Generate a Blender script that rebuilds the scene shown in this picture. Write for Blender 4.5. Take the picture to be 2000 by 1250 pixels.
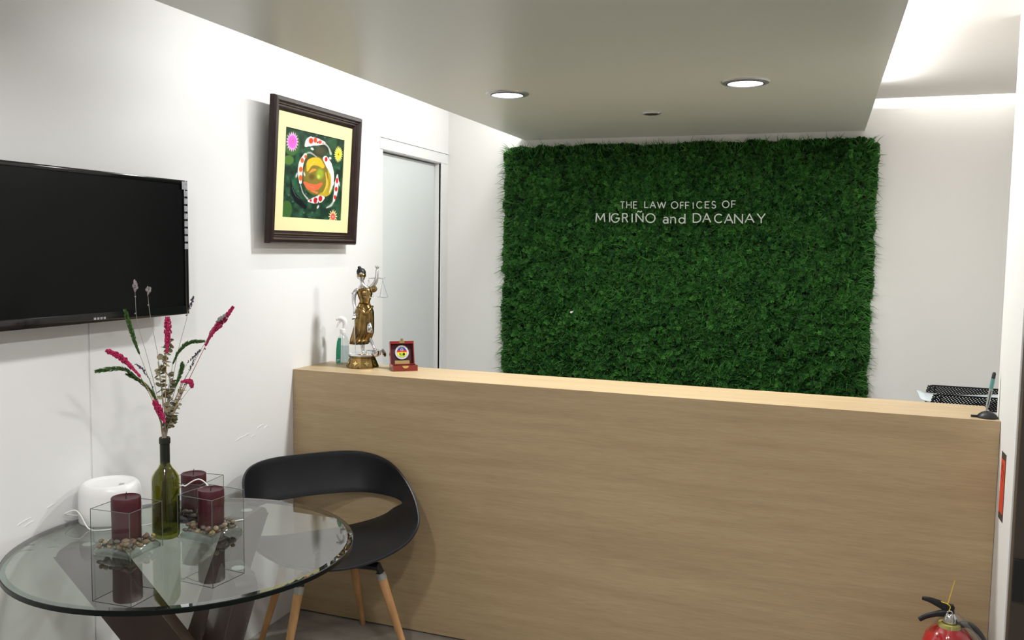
import bpy, bmesh, math, random
import numpy as np
from mathutils import Vector, Matrix
PI = math.pi
for o in list(bpy.data.objects): bpy.data.objects.remove(o)
S = bpy.context.scene
COL = S.collection
RND = random.Random(7)

# ------------------------------------------------------------------ camera
YAW, PITCH, ROLL, FPX = 0.33849, 0.08098, 0.014805, 1717.4
CAM = Vector((2.2056, 0.0, 1.6489))
fwd = Vector((-math.sin(YAW)*math.cos(PITCH), math.cos(YAW)*math.cos(PITCH), -math.sin(PITCH)))
r0 = Vector((math.cos(YAW), math.sin(YAW), 0)); u0 = r0.cross(fwd)
cr_ = math.cos(ROLL)*r0 + math.sin(ROLL)*u0; cu_ = -math.sin(ROLL)*r0 + math.cos(ROLL)*u0
cam = bpy.data.cameras.new('camera'); co = bpy.data.objects.new('camera', cam); COL.objects.link(co)
M = Matrix((cr_, cu_, -fwd)).transposed().to_4x4(); M.translation = CAM; co.matrix_world = M
cam.sensor_fit = 'HORIZONTAL'; cam.sensor_width = 36; cam.lens = FPX/2000*36; cam.clip_start = 0.05
S.camera = co

# ------------------------------------------------------------------ world, light, exposure
W = bpy.data.worlds.new('world'); S.world = W; W.use_nodes = True
W.node_tree.nodes['Background'].inputs[0].default_value = (0.9, 0.95, 1, 1)
W.node_tree.nodes['Background'].inputs[1].default_value = 0.05
S.view_settings.view_transform = 'Standard'; S.view_settings.look = 'None'
S.view_settings.gamma = 1; S.view_settings.use_curve_mapping = False
S.view_settings.exposure = 0.3
DOWN_W = 15.5; FRONT_W = 12.5; COVE_L = 7.5; COVE_R = 11.0; COVE_B = 2.2
ZS, ZC, YB = 2.295, 2.56, 5.04           # soffit underside, upper ceiling, back wall
SX0, SX1 = 0.494, 2.385                   # soffit edges
def area(name, loc, rot, size, power, col=(1, 1, 1), shape='DISK', sy=None, spread=PI):
    l = bpy.data.lights.new(name, 'AREA'); l.shape = shape; l.size = size
    if sy: l.size_y = sy
    l.energy = power; l.color = col; l.spread = spread
    o = bpy.data.objects.new(name, l); COL.objects.link(o); o.location = loc; o.rotation_euler = rot
    return o
LAMPS = [(0.93, 3.523, DOWN_W), (1.898, 3.511, DOWN_W), (0.93, 1.2, FRONT_W), (1.898, 1.2, FRONT_W), (0.93, -1.1, FRONT_W*.8), (1.898, -1.1, FRONT_W*.8)]
for i, (x, y, p) in enumerate(LAMPS):
    area('downlight_lamp', (x, y, ZS-0.012), (0, 0, 0), 0.135, p, (1, .975, .95) if i > 1 else (.985, 1, .99), spread=math.radians(178))
# fluorescent strips lying on top of the soffit, washing the left wall and the right recess
area('cove_strip', (SX0+0.035, 3.72, 2.405), (0, math.radians(75), 0), 0.03, COVE_L, (1, 1, .98), 'RECTANGLE', 2.5)
area('cove_strip', (SX1-0.012, 3.0, 2.372), (0, math.radians(-100), 0), 0.03, COVE_R, (1, .97, .93), 'RECTANGLE', 2.8)
area('cove_strip', (2.75, 4.84, 2.482), (math.radians(84), 0, 0), 0.62, COVE_B, (1, .99, .96), 'RECTANGLE', .02)

# ------------------------------------------------------------------ helpers
def at(px, py, p0, n):                    # photograph pixel -> point on the plane through p0 with normal n
    d = (px-1000)/FPX*cr_ - (py-625)/FPX*cu_ + fwd
    p0 = Vector(p0); n = Vector(n)
    return CAM + d*((p0-CAM).dot(n)/d.dot(n))
def mat(name, col, rough=.5, metal=0, spec=.5, noise=None, bump=None, emit=None, coat=0, trans=0, ior=1.45, attr=None, alpha=None):
    m = bpy.data.materials.new(name); m.use_nodes = True; nt = m.node_tree; b = nt.nodes['Principled BSDF']
    b.inputs['Base Color'].default_value = (*col, 1); b.inputs['Roughness'].default_value = rough
    b.inputs['Metallic'].default_value = metal; b.inputs['Specular IOR Level'].default_value = spec
    b.inputs['IOR'].default_value = ior; b.inputs['Coat Weight'].default_value = coat; b.inputs['Transmission Weight'].default_value = trans
    tc = nt.nodes.new('ShaderNodeTexCoord')
    if noise:                             # (scale, amount, (stretch x,y,z))
        mp = nt.nodes.new('ShaderNodeMapping'); mp.inputs['Scale'].default_value = noise[2]
        nt.links.new(tc.outputs['Object'], mp.inputs[0])
        n = nt.nodes.new('ShaderNodeTexNoise'); n.inputs['Scale'].default_value = noise[0]; n.inputs['Detail'].default_value = 6
        nt.links.new(mp.outputs[0], n.inputs[0])
        r = nt.nodes.new('ShaderNodeValToRGB'); a = noise[1]
        r.color_ramp.elements[0].position = .3; r.color_ramp.elements[1].position = .7
        r.color_ramp.elements[0].color = (*[c*(1-a) for c in col], 1); r.color_ramp.elements[1].color = (*[min(1, c*(1+a)) for c in col], 1)
        nt.links.new(n.outputs[0], r.inputs[0]); nt.links.new(r.outputs[0], b.inputs['Base Color'])
    if attr:
        at_ = nt.nodes.new('ShaderNodeAttribute'); at_.attribute_name = attr
        nt.links.new(at_.outputs['Color'], b.inputs['Base Color'])
    if bump:                              # (scale, strength, distance)
        n2 = nt.nodes.new('ShaderNodeTexNoise'); n2.inputs['Scale'].default_value = bump[0]; n2.inputs['Detail'].default_value = 4
        nt.links.new(tc.outputs['Object'], n2.inputs[0])
        bp = nt.nodes.new('ShaderNodeBump'); bp.inputs['Strength'].default_value = bump[1]; bp.inputs['Distance'].default_value = bump[2]
        nt.links.new(n2.outputs[0], bp.inputs['Height']); nt.links.new(bp.outputs[0], b.inputs['Normal'])
    if emit: b.inputs['Emission Color'].default_value = (*emit[0], 1); b.inputs['Emission Strength'].default_value = emit[1]
    return m
def sheet_glass(name, tint, ior, rough=0.0):   # thin clear pane: tinted see-through plus Fresnel reflection on outer faces
    m = bpy.data.materials.new(name); m.use_nodes = True; nt = m.node_tree; nt.nodes.clear(); N = nt.nodes.new; L = nt.links.new
    out = N('ShaderNodeOutputMaterial'); mix = N('ShaderNodeMixShader'); t = N('ShaderNodeBsdfTransparent'); g = N('ShaderNodeBsdfGlossy')
    t.inputs[0].default_value = (*tint, 1); g.inputs['Roughness'].default_value = rough; g.inputs['Color'].default_value = (1, 1, 1, 1)
    f = N('ShaderNodeFresnel'); f.inputs[0].default_value = ior; ge = N('ShaderNodeNewGeometry')
    mm = N('ShaderNodeMath'); mm.operation = 'SUBTRACT'; mm.inputs[0].default_value = 1; L(ge.outputs['Backfacing'], mm.inputs[1])
    m2 = N('ShaderNodeMath'); m2.operation = 'MULTIPLY'; L(f.outputs[0], m2.inputs[0]); L(mm.outputs[0], m2.inputs[1])
    L(m2.outputs[0], mix.inputs[0]); L(t.outputs[0], mix.inputs[1]); L(g.outputs[0], mix.inputs[2]); L(mix.outputs[0], out.inputs[0])
    return m
def obj(name, bm, m, parent=None, smooth=False, loc=None, rot=None):
    if not isinstance(bm, bpy.types.Mesh):
        me = bpy.data.meshes.new(name); bmesh.ops.recalc_face_normals(bm, faces=bm.faces[:]); bm.to_mesh(me); bm.free()
    else: me = bm
    if m is not None and not me.materials: me.materials.append(m)
    if smooth:
        me.polygons.foreach_set('use_smooth', [True]*len(me.polygons))
        if smooth != 'all': me.set_sharp_from_angle(angle=math.radians(38))
    o = bpy.data.objects.new(name, me); COL.objects.link(o)
    if parent: o.parent = parent
    if loc: o.location = loc
    if rot: o.rotation_euler = rot
    return o
def tag(o, label=None, cat=None, group=None, kind=None):
    if label: o['label'] = label
    if cat: o['category'] = cat
    if group: o['group'] = group
    if kind: o['kind'] = kind
    return o
def thing(name, label, cat, loc=(0, 0, 0), rz=0, group=None):
    o = bpy.data.objects.new(name, None); COL.objects.link(o); o.location = loc; o.rotation_euler = (0, 0, rz)
    o.empty_display_size = .05
    return tag(o, label, cat, group)
def struct(name, bm, m, parent=None, **k):
    o = obj(name, bm, m, parent, **k); o['kind'] = 'structure'; return o
def BM(): return bmesh.new()
def box(bm, x0, x1, y0, y1, z0, z1, bev=0, seg=2):
    vs = [bm.verts.new((x, y, z)) for x in (x0, x1) for y in (y0, y1) for z in (z0, z1)]
    fs = [(0, 1, 3, 2), (4, 6, 7, 5), (0, 4, 5, 1), (2, 3, 7, 6), (0, 2, 6, 4), (1, 5, 7, 3)]
    F = [bm.faces.new([vs[i] for i in f]) for f in fs]
    if bev:
        E = list({e for f in F for e in f.edges}); bmesh.ops.bevel(bm, geom=E, offset=bev, segments=seg, profile=.6, affect='EDGES')
    return bm
def prism(bm, pts, d, axis=None, bev=0):   # polygon (list of Vector) extruded by vector d
    a = [bm.verts.new(p) for p in pts]; b = [bm.verts.new(Vector(p)+Vector(d)) for p in pts]; n = len(pts)
    F = [bm.faces.new(a[::-1]), bm.faces.new(b)] + [bm.faces.new((a[i], a[(i+1) % n], b[(i+1) % n], b[i])) for i in range(n)]
    if bev:
        E = list({e for f in F[:2] for e in f.edges}); bmesh.ops.bevel(bm, geom=E, offset=bev, segments=2, profile=.6, affect='EDGES')
    return bm
def lathe(bm, prof, n=32, cx=0, cy=0, sx=1, sy=1, closed=False):
    rings = []
    for r, z in prof:
        rings.append([bm.verts.new((cx, cy, z))] if r < 1e-6 else [bm.verts.new((cx+r*sx*math.cos(2*PI*i/n), cy+r*sy*math.sin(2*PI*i/n), z)) for i in range(n)])
    prs = list(zip(rings, rings[1:])) + ([(rings[-1], rings[0])] if closed else [])
    for a, b in prs:
        for i in range(n):
            j = (i+1) % n
            if len(a) == 1 and len(b) == 1: continue
            if len(a) == 1: bm.faces.new((a[0], b[j], b[i]))
            elif len(b) == 1: bm.faces.new((a[i], a[j], b[0]))
            else: bm.faces.new((a[i], a[j], b[j], b[i]))
    if not closed:
        if len(rings[0]) > 1: bm.faces.new(rings[0][::-1])
        if len(rings[-1]) > 1: bm.faces.new(rings[-1])
    return bm
def smooth_path(P, n=6):
    P = [Vector(p) for p in P]
    if len(P) < 3: return P
    Q = [2*P[0]-P[1]] + P + [2*P[-1]-P[-2]]; out = []
    for i in range(1, len(Q)-2):
        a, b, c, d = Q[i-1:i+3]
        for k in range(n):
            t = k/n; out.append(.5*((2*b)+(c-a)*t+(2*a-5*b+4*c-d)*t*t+(-a+3*b-3*c+d)*t**3))
    return out+[P[-1]]
def tube(bm, P, R, n=10, flat=1.0, flatdir=None, cap=True):
    P = [Vector(p) for p in P]
    if not hasattr(R, '__len__'): R = [R]*len(P)
    if len(R) != len(P):
        R = [float(np.interp(i/(len(P)-1), np.linspace(0, 1, len(R)), R)) for i in range(len(P))]
    up = Vector(flatdir) if flatdir else Vector((.13, .21, .97)); rings = []; side = None
    for i, p in enumerate(P):
        t = (P[min(i+1, len(P)-1)]-P[max(i-1, 0)]).normalized()
        if side is None: side = t.cross(up).normalized() if abs(t.dot(up)) < .98 else t.cross(Vector((1, 0, 0))).normalized()
        side = (side - t*side.dot(t)).normalized(); v = t.cross(side).normalized()
        rings.append([bm.verts.new(p+side*R[i]*math.cos(2*PI*k/n)+v*R[i]*flat*math.sin(2*PI*k/n)) for k in range(n)])
    for a, b in zip(rings, rings[1:]):
        for k in range(n): bm.faces.new((a[k], a[(k+1) % n], b[(k+1) % n], b[k]))
    if cap: bm.faces.new(rings[0][::-1]); bm.faces.new(rings[-1])
    return bm
def loft(bm, rings, cap=True):
    V = [[bm.verts.new(p) for p in r] for r in rings]; n = len(V[0])
    for a, b in zip(V, V[1:]):
        for k in range(n): bm.faces.new((a[k], a[(k+1) % n], b[(k+1) % n], b[k]))
    if cap: bm.faces.new(V[0][::-1]); bm.faces.new(V[-1])
    return bm
def ball(bm, c, r, sx=1, sy=1, sz=1, seg=14):
    m = Matrix.Translation(c) @ Matrix.Diagonal((sx, sy, sz, 1))
    bmesh.ops.create_uvsphere(bm, u_segments=seg, v_segments=max(6, seg//2+1), radius=r, matrix=m); return bm
def srgb(r, g, b): return tuple((c/255/12.92 if c/255 <= .04045 else ((c/255+.055)/1.055)**2.4) for c in (r, g, b))

# ------------------------------------------------------------------ materials
M_wall = mat('white_wall_paint', (.80, .80, .80), .35, spec=.3, noise=(1.3, .02, (1, 1, 1)), bump=(2.0, .10, .02))
M_wall2 = mat('cream_wall_paint', (.80, .795, .775), .45, spec=.25, bump=(60, .05, .001))
M_soff = mat('soffit_satin_paint', (.70, .72, .66), .33, spec=.55, bump=(1.8, .10, .02))
M_ceil = mat('ceiling_paint', (.82, .80, .78), .6)
M_floor = mat('grey_marbled_tile', (.30, .275, .25), .35, noise=(4, .35, (1, 2.2, 1)), bump=(8, .05, .004))
M_door = mat('door_grey_white', (.70, .74, .745), .45, spec=.3)
M_trim = mat('door_trim', (.80, .81, .81), .35)
M_black = mat('black_plastic', (.012, .012, .013), .42)
M_gloss = mat('gloss_black', (.008, .008, .009), .12, spec=.5)
M_screen = mat('screen_glass', (.0055, .006, .0062), .2, spec=.13)
M_chrome = mat('chrome', (.75, .76, .78), .13, 1)
M_gold = mat('antique_gold', (.27, .175, .065), .24, 1, noise=(45, .7, (1, 1, .4)))
M_brass = mat('polished_brass', (.85, .66, .28), .2, 1)
M_white = mat('white_plastic', (.86, .86, .86), .3)
def wood_laminate():
    m = mat('maple_laminate', (.55, .40, .235), .42, spec=.35); nt = m.node_tree; b = nt.nodes['Principled BSDF']; N = nt.nodes.new; L = nt.links.new
    tc = N('ShaderNodeTexCoord'); mp = N('ShaderNodeMapping'); mp.inputs['Scale'].default_value = (.9, 16, 16); L(tc.outputs['Object'], mp.inputs[0])
    n1 = N('ShaderNodeTexNoise'); n1.inputs['Scale'].default_value = 1.6; n1.inputs['Detail'].default_value = 3; L(mp.outputs[0], n1.inputs[0])
    mp2 = N('ShaderNodeMapping'); mp2.inputs['Scale'].default_value = (6, 210, 210); L(tc.outputs['Object'], mp2.inputs[0])
    n2 = N('ShaderNodeTexNoise'); n2.inputs['Scale'].default_value = 1.6; n2.inputs['Detail'].default_value = 5; L(mp2.outputs[0], n2.inputs[0])
    r1 = N('ShaderNodeValToRGB'); r1.color_ramp.elements[0].color = (.455, .335, .195, 1); r1.color_ramp.elements[1].color = (.53, .40, .24, 1)
    r1.color_ramp.elements[0].position = .3; r1.color_ramp.elements[1].position = .7
    r2 = N('ShaderNodeValToRGB'); r2.color_ramp.elements[0].color = (.80, .78, .75, 1); r2.color_ramp.elements[1].color = (1.0, 1.0, 1.0, 1)
    r2.color_ramp.elements[0].position = .35; r2.color_ramp.elements[1].position = .62
    mx = N('ShaderNodeMixRGB'); mx.blend_type = 'MULTIPLY'; mx.inputs[0].default_value = .5
    L(n1.outputs[0], r1.inputs[0]); L(n2.outputs[0], r2.inputs[0]); L(r1.outputs[0], mx.inputs[1]); L(r2.outputs[0], mx.inputs[2]); L(mx.outputs[0], b.inputs['Base Color'])
    return m
M_lam = wood_laminate()

# ------------------------------------------------------------------ room shell
struct('floor', box(BM(), -.3, 4.2, -2.6, 5.3, -.05, 0), M_floor)
WY0 = -2.5; JY = 2.190
bm = BM()
box(bm, -.12, 0, WY0, JY-.0035, 0, 2.7); box(bm, -.12, -.004, JY-.0035, JY+.0035, 0, 1.45); box(bm, -.12, 0, JY-.0035, JY+.0035, 1.45, 2.7); box(bm, -.12, 0, JY+.0035, 4.183, 0, 2.7)
box(bm, -.12, 0, 4.183, 4.925, 2.157, 2.7); box(bm, -.12, 0, 4.925, 5.2, 0, 2.7)
wl = struct('wall_left', bm, M_wall)
for (y, z, L_, an) in ((1.905, .815, .05, .20), (1.93, .805, .035, .2), (2.01, .838, .03, .15), (2.93, .86, .055, .16), (2.985, .868, .04, .12), (3.07, .884, .05, .15), (3.12, .875, .03, .2), (3.03, .855, .03, .1)):
    q = struct('paint_chip', prism(BM(), [Vector((0, 0, -.0015)), Vector((0, L_, 0)), Vector((0, L_*.7, .003)), Vector((0, L_*.2, .0022))], (.0014, 0, 0)), M_wall, wl, loc=(0, y, z)); q.rotation_euler = (an, 0, 0)
bm = BM(); box(bm, .0, 3.3, YB, YB+.12, 0, 2.7); struct('wall_back', bm, M_wall2)
bm = BM(); box(bm, 3.076, 3.2, 3.35, YB, 0, 2.7); struct('wall_right', bm, M_wall2)
bm = BM(); box(bm, 2.785, 4.1, 3.03, 3.35, 0, 2.44, .003); struct('wall_right_front', bm, M_wall2)
bm = BM(); box(bm, 4.0, 4.1, WY0, 3.03, 0, 2.7); struct('wall_far_right', bm, M_wall)
bm = BM(); box(bm, -.12, 4.1, WY0-.1, WY0, 0, 2.7); struct('wall_front', bm, M_wall)
struct('ceiling', box(BM(), -.12, 4.1, WY0-.1, YB+.12, ZC, ZC+.1), M_ceil)
struct('ceiling_right', box(BM(), SX1+.0, 3.2, WY0, 4.93, 2.44, 2.452), M_ceil)
# dropped soffit: slab with a small upstand on the edges
bm = BM(); box(bm, SX0, SX1, WY0, YB, ZS, ZS+.045, .002)
soff = struct('ceiling_soffit', bm, M_soff); soff['label'] = 'grey satin dropped ceiling panel with downlights, cove gaps on both sides'
# recessed door in the left wall
door = struct('door_1', box(BM(), -.075, -.04, 4.19, 4.918, .01, 2.15, .002), M_door)
bm = BM()
box(bm, -.012, .008, 4.925, 4.975, 0, 2.157, .002); box(bm, -.004, .005, 4.150, 5.03, 2.160, 2.218, .001)
box(bm, -.0005, .011, 4.150, 5.035, 2.2185, 2.224, .001)
struct('trim_1', bm, M_trim)

# dark framed glass door at the extreme right, in front of the wall end
M_dark = mat('dark_bronze_frame', (.055, .043, .033), .4)
M_dglass = mat('dark_tinted_glass', (.045, .032, .026), .08)
d2 = thing('glass_door', 'dark bronze framed tinted glass door at the right edge of the room', 'door', (2.788, 3.0, 0))
obj('stile', box(BM(), 0, .055, -.02, .02, .01, 2.1, .003), M_dark, d2); obj('stile', box(BM(), .745, .80, -.02, .02, .01, 2.1, .003), M_dark, d2)
obj('rail', box(BM(), .055, .745, -.02, .02, .01, .10, .003), M_dark, d2); obj('rail', box(BM(), .055, .745, -.02, .02, 2.03, 2.1, .003), M_dark, d2)
obj('pane', box(BM(), .055, .745, -.004, .004, .10, 2.03), M_dglass, d2)
tag(obj('hinge', box(BM(), .0, .035, -.032, -.02, .60, .73, .003), M_black, d2), 'black door hinge')

# ------------------------------------------------------------------ reception counter
CT = 1.10; K = -.0255                       # counter runs very slightly out of square
ctr = thing('reception_counter', 'long maple laminate reception counter with raised ledge', 'counter')
def cprism(y0, y1, z0, z1, bev=.0015):
    X1 = 2.785
    X0 = .0015; X1 = 2.7835; pts = [Vector((X0, y0, z0)), Vector((X1, y0+K*X1, z0)), Vector((X1, y1+K*X1, z0)), Vector((X0, y1, z0))]
    return prism(BM(), pts, (0, 0, z1-z0), bev=bev)
obj('front_panel', cprism(3.3385, 3.3575, .006, CT, .0004), M_lam, ctr)
obj('ledge_top', cprism(3.3577, 3.652, CT-.018, CT, .0004), M_lam, ctr)
obj('desk_surface', cprism(3.37, 4.05, .72, .745), M_lam, ctr)
obj('back_panel', cprism(3.62, 3.64, .75, CT-.0185), M_lam, ctr)
obj('plinth', cprism(3.365, 3.39, 0, .70), M_black, ctr)
obj('support_panel', box(BM(), .01, .04, 3.42, 4.0, 0, .719), M_lam, ctr); obj('support_panel', box(BM(), 2.66, 2.70, 3.42, 3.9, 0, .719), M_lam, ctr)

# ------------------------------------------------------------------ downlights, vent
M_lens = mat('lamp_lens', (1, 1, 1), .5, emit=((1, 1, .99), 4.0)); M_ring = mat('downlight_ring', (.55, .56, .57), .3, .6)
M_inner = mat('downlight_inner', (.12, .12, .14), .3, .5)
names = ['round recessed ceiling light above the left part of the counter', 'round recessed ceiling light above the right part of the counter',
         'round recessed ceiling light over the seating area, left', 'round recessed ceiling light over the seating area, right',
         'round recessed ceiling light far behind, left', 'round recessed ceiling light far behind, right']
for (x, y, p), lab in zip(LAMPS, names):
    t = thing('downlight', lab, 'ceiling light', (x, y, ZS), 0, 'recessed downlights')
    obj('ring', lathe(BM(), [(.070, -.006), (.088, -.005), (.092, 0), (.070, 0)], 40, closed=True), M_ring, t, True)
    obj('inner_rim', lathe(BM(), [(.0665, -.009), (.0705, -.009), (.0705, -.001), (.0665, -.001)], 40, closed=True), M_inner, t, True)
    obj('lens', lathe(BM(), [(0, -.0065), (.062, -.0065), (.066, -.003), (0, -.003)], 40), M_lens, t, True)
t = thing('ceiling_vent', 'small dark round grille in the ceiling between the two lights', 'vent', (1.415, 4.186, ZS))
obj('grille_ring', lathe(BM(), [(.034, -.006), (.042, -.005), (.045, 0), (.034, 0)], 28, closed=True), M_ring, t, True)
obj('grille_plate', lathe(BM(), [(0, -.003), (.0345, -.003), (.0345, 0), (0, 0)], 28), M_black, t)
for a in range(5): obj('slat', box(BM(), -.031+.006*abs(a-2), .031-.006*abs(a-2), -.026+a*.012, -.022+a*.012, -.007, -.0031), M_inner, t)

# ------------------------------------------------------------------ living wall
lw = thing('artificial_hedge', 'square of artificial green hedge mats mounted on the back wall', 'hedge', (0.415, YB, .715))
M_leaf = mat('hedge_leaf', (.03, .12, .03), .5, spec=.3, attr='Col')
M_grid = mat('hedge_grid', (.006, .012, .006), .7)
def vnoise(x, y, s, seed):
    r = np.random.default_rng(seed); g = r.uniform(0, 1, (64, 64)); a = (x/s) % 62; b = (y/s) % 62; i = a.astype(int); j = b.astype(int); fu = a-i; fv = b-j
    fu = fu*fu*(3-2*fu); fv = fv*fv*(3-2*fv)
    return g[i, j]*(1-fu)*(1-fv)+g[i+1, j]*fu*(1-fv)+g[i, j+1]*(1-fu)*fv+g[i+1, j+1]*fu*fv
nt = M_leaf.node_tree; tr_ = nt.nodes.new('ShaderNodeBsdfTranslucent'); mx_ = nt.nodes.new('ShaderNodeMixShader'); mx_.inputs[0].default_value = .4
nt.links.new(nt.nodes['Attribute'].outputs['Color'], tr_.inputs[0]); nt.links.new(nt.nodes['Principled BSDF'].outputs[0], mx_.inputs[1]); nt.links.new(tr_.outputs[0], mx_.inputs[2]); nt.links.new(mx_.outputs[0], nt.nodes['Material Output'].inputs[0])
def foliage(seed, left, right, top, bottom):
    r = np.random.default_rng(seed); V = []; F = []; Cc = []; S0 = .5
    gx, gz = np.meshgrid(np.linspace(0, 1, 8), np.linspace(0, 1, 8)); hmap = r.uniform(0, 1, (15, 15)); tone = r.uniform(0, 1, (7, 7))
    def samp(g, u, v):
        n = g.shape[0]-1; a = np.clip(u, 0, .999)*n; b = np.clip(v, 0, .999)*n; i = a.astype(int); j = b.astype(int); fu = a-i; fv = b-j
        return g[i, j]*(1-fu)*(1-fv)+g[i+1, j]*fu*(1-fv)+g[i, j+1]*(1-fu)*fv+g[i+1, j+1]*fu*fv
    N = 2300
    u = r.uniform(-.01, 1.01, N); v = r.uniform(-.01, 1.01, N); ex = []
    for on, ax, lo in ((left, 0, True), (right, 0, False), (top, 1, False), (bottom, 1, True)):
        if on:
            q = np.stack([r.uniform(-.01, 1.01, 330)]*2, 1); e_ = np.abs(r.normal(0, .035, 330))-.034-.040*vnoise(q[:, 1-ax]*.5+seed*.5, q[:, 0]*0, .06, 9); q[:, ax] = e_ if lo else 1-e_; ex.append(q)
    if ex: ex = np.concatenate(ex); u = np.r_[u, ex[:, 0]]; v = np.r_[v, ex[:, 1]]
    N = len(u)
    h = .016+.064*samp(hmap, u, v)**1.4+r.uniform(-.014, .014, N)
    edge = np.ones(N)
    for on, d in ((left, u), (right, 1-u), (top, v*0+1-v), (bottom, v)):
        if on: edge = np.minimum(edge, np.clip(d/.09, 0, 1))
    h = h*(.72+.28*np.sqrt(edge)); k_ = len(ex); h[N-k_:] *= r.uniform(.25, 1.0, k_)
    tn = samp(tone, u, v)
    nr = np.stack([r.normal(0, .45, N), -np.ones(N), r.normal(.12, .45, N)], 1)
    if left: nr[:, 0] -= np.clip(1-u/.07, 0, 1)*.9
    if right: nr[:, 0] += np.clip(1-(1-u)/.07, 0, 1)*.9
    if top: nr[:, 2] += np.clip(1-(1-v)/.06, 0, 1)*1.2
    nr /= np.linalg.norm(nr, axis=1)[:, None]
    P = np.stack([u*S0, -h, v*S0], 1)
    P += nr*np.array([1, 0, 1])*(1-edge)[:, None]*.004
    a = np.cross(nr, np.array([.3, .2, .93])); a /= np.linalg.norm(a, axis=1)[:, None]; b = np.cross(nr, a)
    base = np.array([.010, .058, .012]); lite = np.array([.080, .285, .048])
    rt_ = r.uniform(-.3, .3, N)+(r.uniform(0, 1, N) > .86)*.45
    for ring, (nl, ln, wd, lift) in enumerate(((6, .0155, .0095, .40), (4, .0105, .007, 1.0))):
        ph = r.uniform(0, 2*PI, N)
        for k in range(nl):
            an = ph+2*PI*k/nl+r.uniform(-.3, .3, N); L = ln*r.uniform(.75, 1.35, N)
            d = a*np.cos(an)[:, None]+b*np.sin(an)[:, None]; t = -a*np.sin(an)[:, None]+b*np.cos(an)[:, None]
            lf = lift*r.uniform(.5, 1.3, N)
            dd = d+nr*lf[:, None]; dd /= np.linalg.norm(dd, axis=1)[:, None]
            p0 = P+nr*.002*ring; p1 = p0+dd*L[:, None]*.55+t*wd*.5; p2 = p0+dd*L[:, None]; p3 = p0+dd*L[:, None]*.55-t*wd*.5
            V.append(np.stack([p0, p1, p2, p3], 1).reshape(-1, 3))
            mixv = np.clip(.08+.45*tn+rt_+r.uniform(-.12, .12, N), 0, 1.3)[:, None]
            c = base*(1-mixv)+lite*mixv; dead = r.uniform(0, 1, N) > .985; c[dead] = (.13, .16, .06)
            Cc.append(np.repeat(c, 4, 0))
    # grass blades and fern fronds
    G = 620; u = r.uniform(-.01, 1.01, G); v = r.uniform(-.01, 1.01, G)
    d = np.stack([r.normal(0, .7, G), -r.uniform(.25, 1.0, G), r.normal(.05, .6, G)], 1)
    if left: d[u < .06, 0] = -abs(d[u < .06, 0])-.5
    if right: d[u > .94, 0] = abs(d[u > .94, 0])+.5
    if top: d[v > .94, 2] = abs(d[v > .94, 2])+.45
    for on, q, ax, sg_ in ((left, u, 0, -1), (right, 1-u, 0, 1), (top, 1-v, 2, 1)):
        if on: m_ = np.arange(G) % 4 == ax; (u if ax == 0 else v)[m_] = (r.uniform(-.03, .06, m_.sum()) if sg_ < 0 else 1-r.uniform(-.03, .06, m_.sum())); d[m_, ax] = sg_*r.uniform(.6, 1.6, m_.sum())
    d /= np.linalg.norm(d, axis=1)[:, None]; P = np.stack([u*S0, -r.uniform(.012, .05, G), v*S0], 1); L = r.uniform(.03, .09, G)[:, None]
    side = np.cross(d, np.array([0, -1.0, .1])); side /= (np.linalg.norm(side, axis=1)[:, None]+1e-6); w = .0013
    mid = P+d*L*.55+np.array([0, 0, .002]); tip = P+d*L-np.array([0, 0, 1.0])*L*.12
    tip[:, 1] = np.minimum(tip[:, 1], -.003)
    V.append(np.stack([P-side*w, P+side*w, mid+side*w, mid-side*w], 1).reshape(-1, 3)); V.append(np.stack([mid-side*w, mid+side*w, tip, tip-side*w*.2], 1).reshape(-1, 3))
    m_ = r.uniform(.2, 1.15, G)[:, None]; c = base*(1-m_)+lite*m_; Cc += [np.repeat(c, 4, 0)]*2
    V = np.concatenate(V); Cc = np.concatenate(Cc); V[:, 1] = np.minimum(V[:, 1], -.002); n = len(V)//4
    me = bpy.data.meshes.new('foliage'); me.vertices.add(len(V)); me.vertices.foreach_set('co', V.ravel())
    me.loops.add(n*4); me.polygons.add(n); me.loops.foreach_set('vertex_index', np.arange(n*4)); me.polygons.foreach_set('loop_start', np.arange(0, n*4, 4))
    me.update(calc_edges=True)
    at_ = me.color_attributes.new('Col', 'FLOAT_COLOR', 'POINT'); at_.data.foreach_set('color', np.c_[Cc, np.ones(len(Cc))].ravel())
    me.materials.append(M_leaf); return me
for j in range(3):
    for i in range(4):
        bm = BM(); box(bm, .006, .494, -.009, -.001, .006, .494)
        for k in range(11):
            box(bm, .004+k*.0485, .007+k*.0485, -.014, -.010, 0, .5); box(bm, 0, .5, -.0135, -.0105, .004+k*.0485, .007+k*.0485)
        g = obj('hedge_mat', bm, M_grid, lw, loc=(i*.5, 0, j*.5))
        fo = obj('foliage', foliage(10*j+i+3, i == 0, i == 3, j == 2, j == 0), None, g); fo['kind'] = 'stuff'

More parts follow.
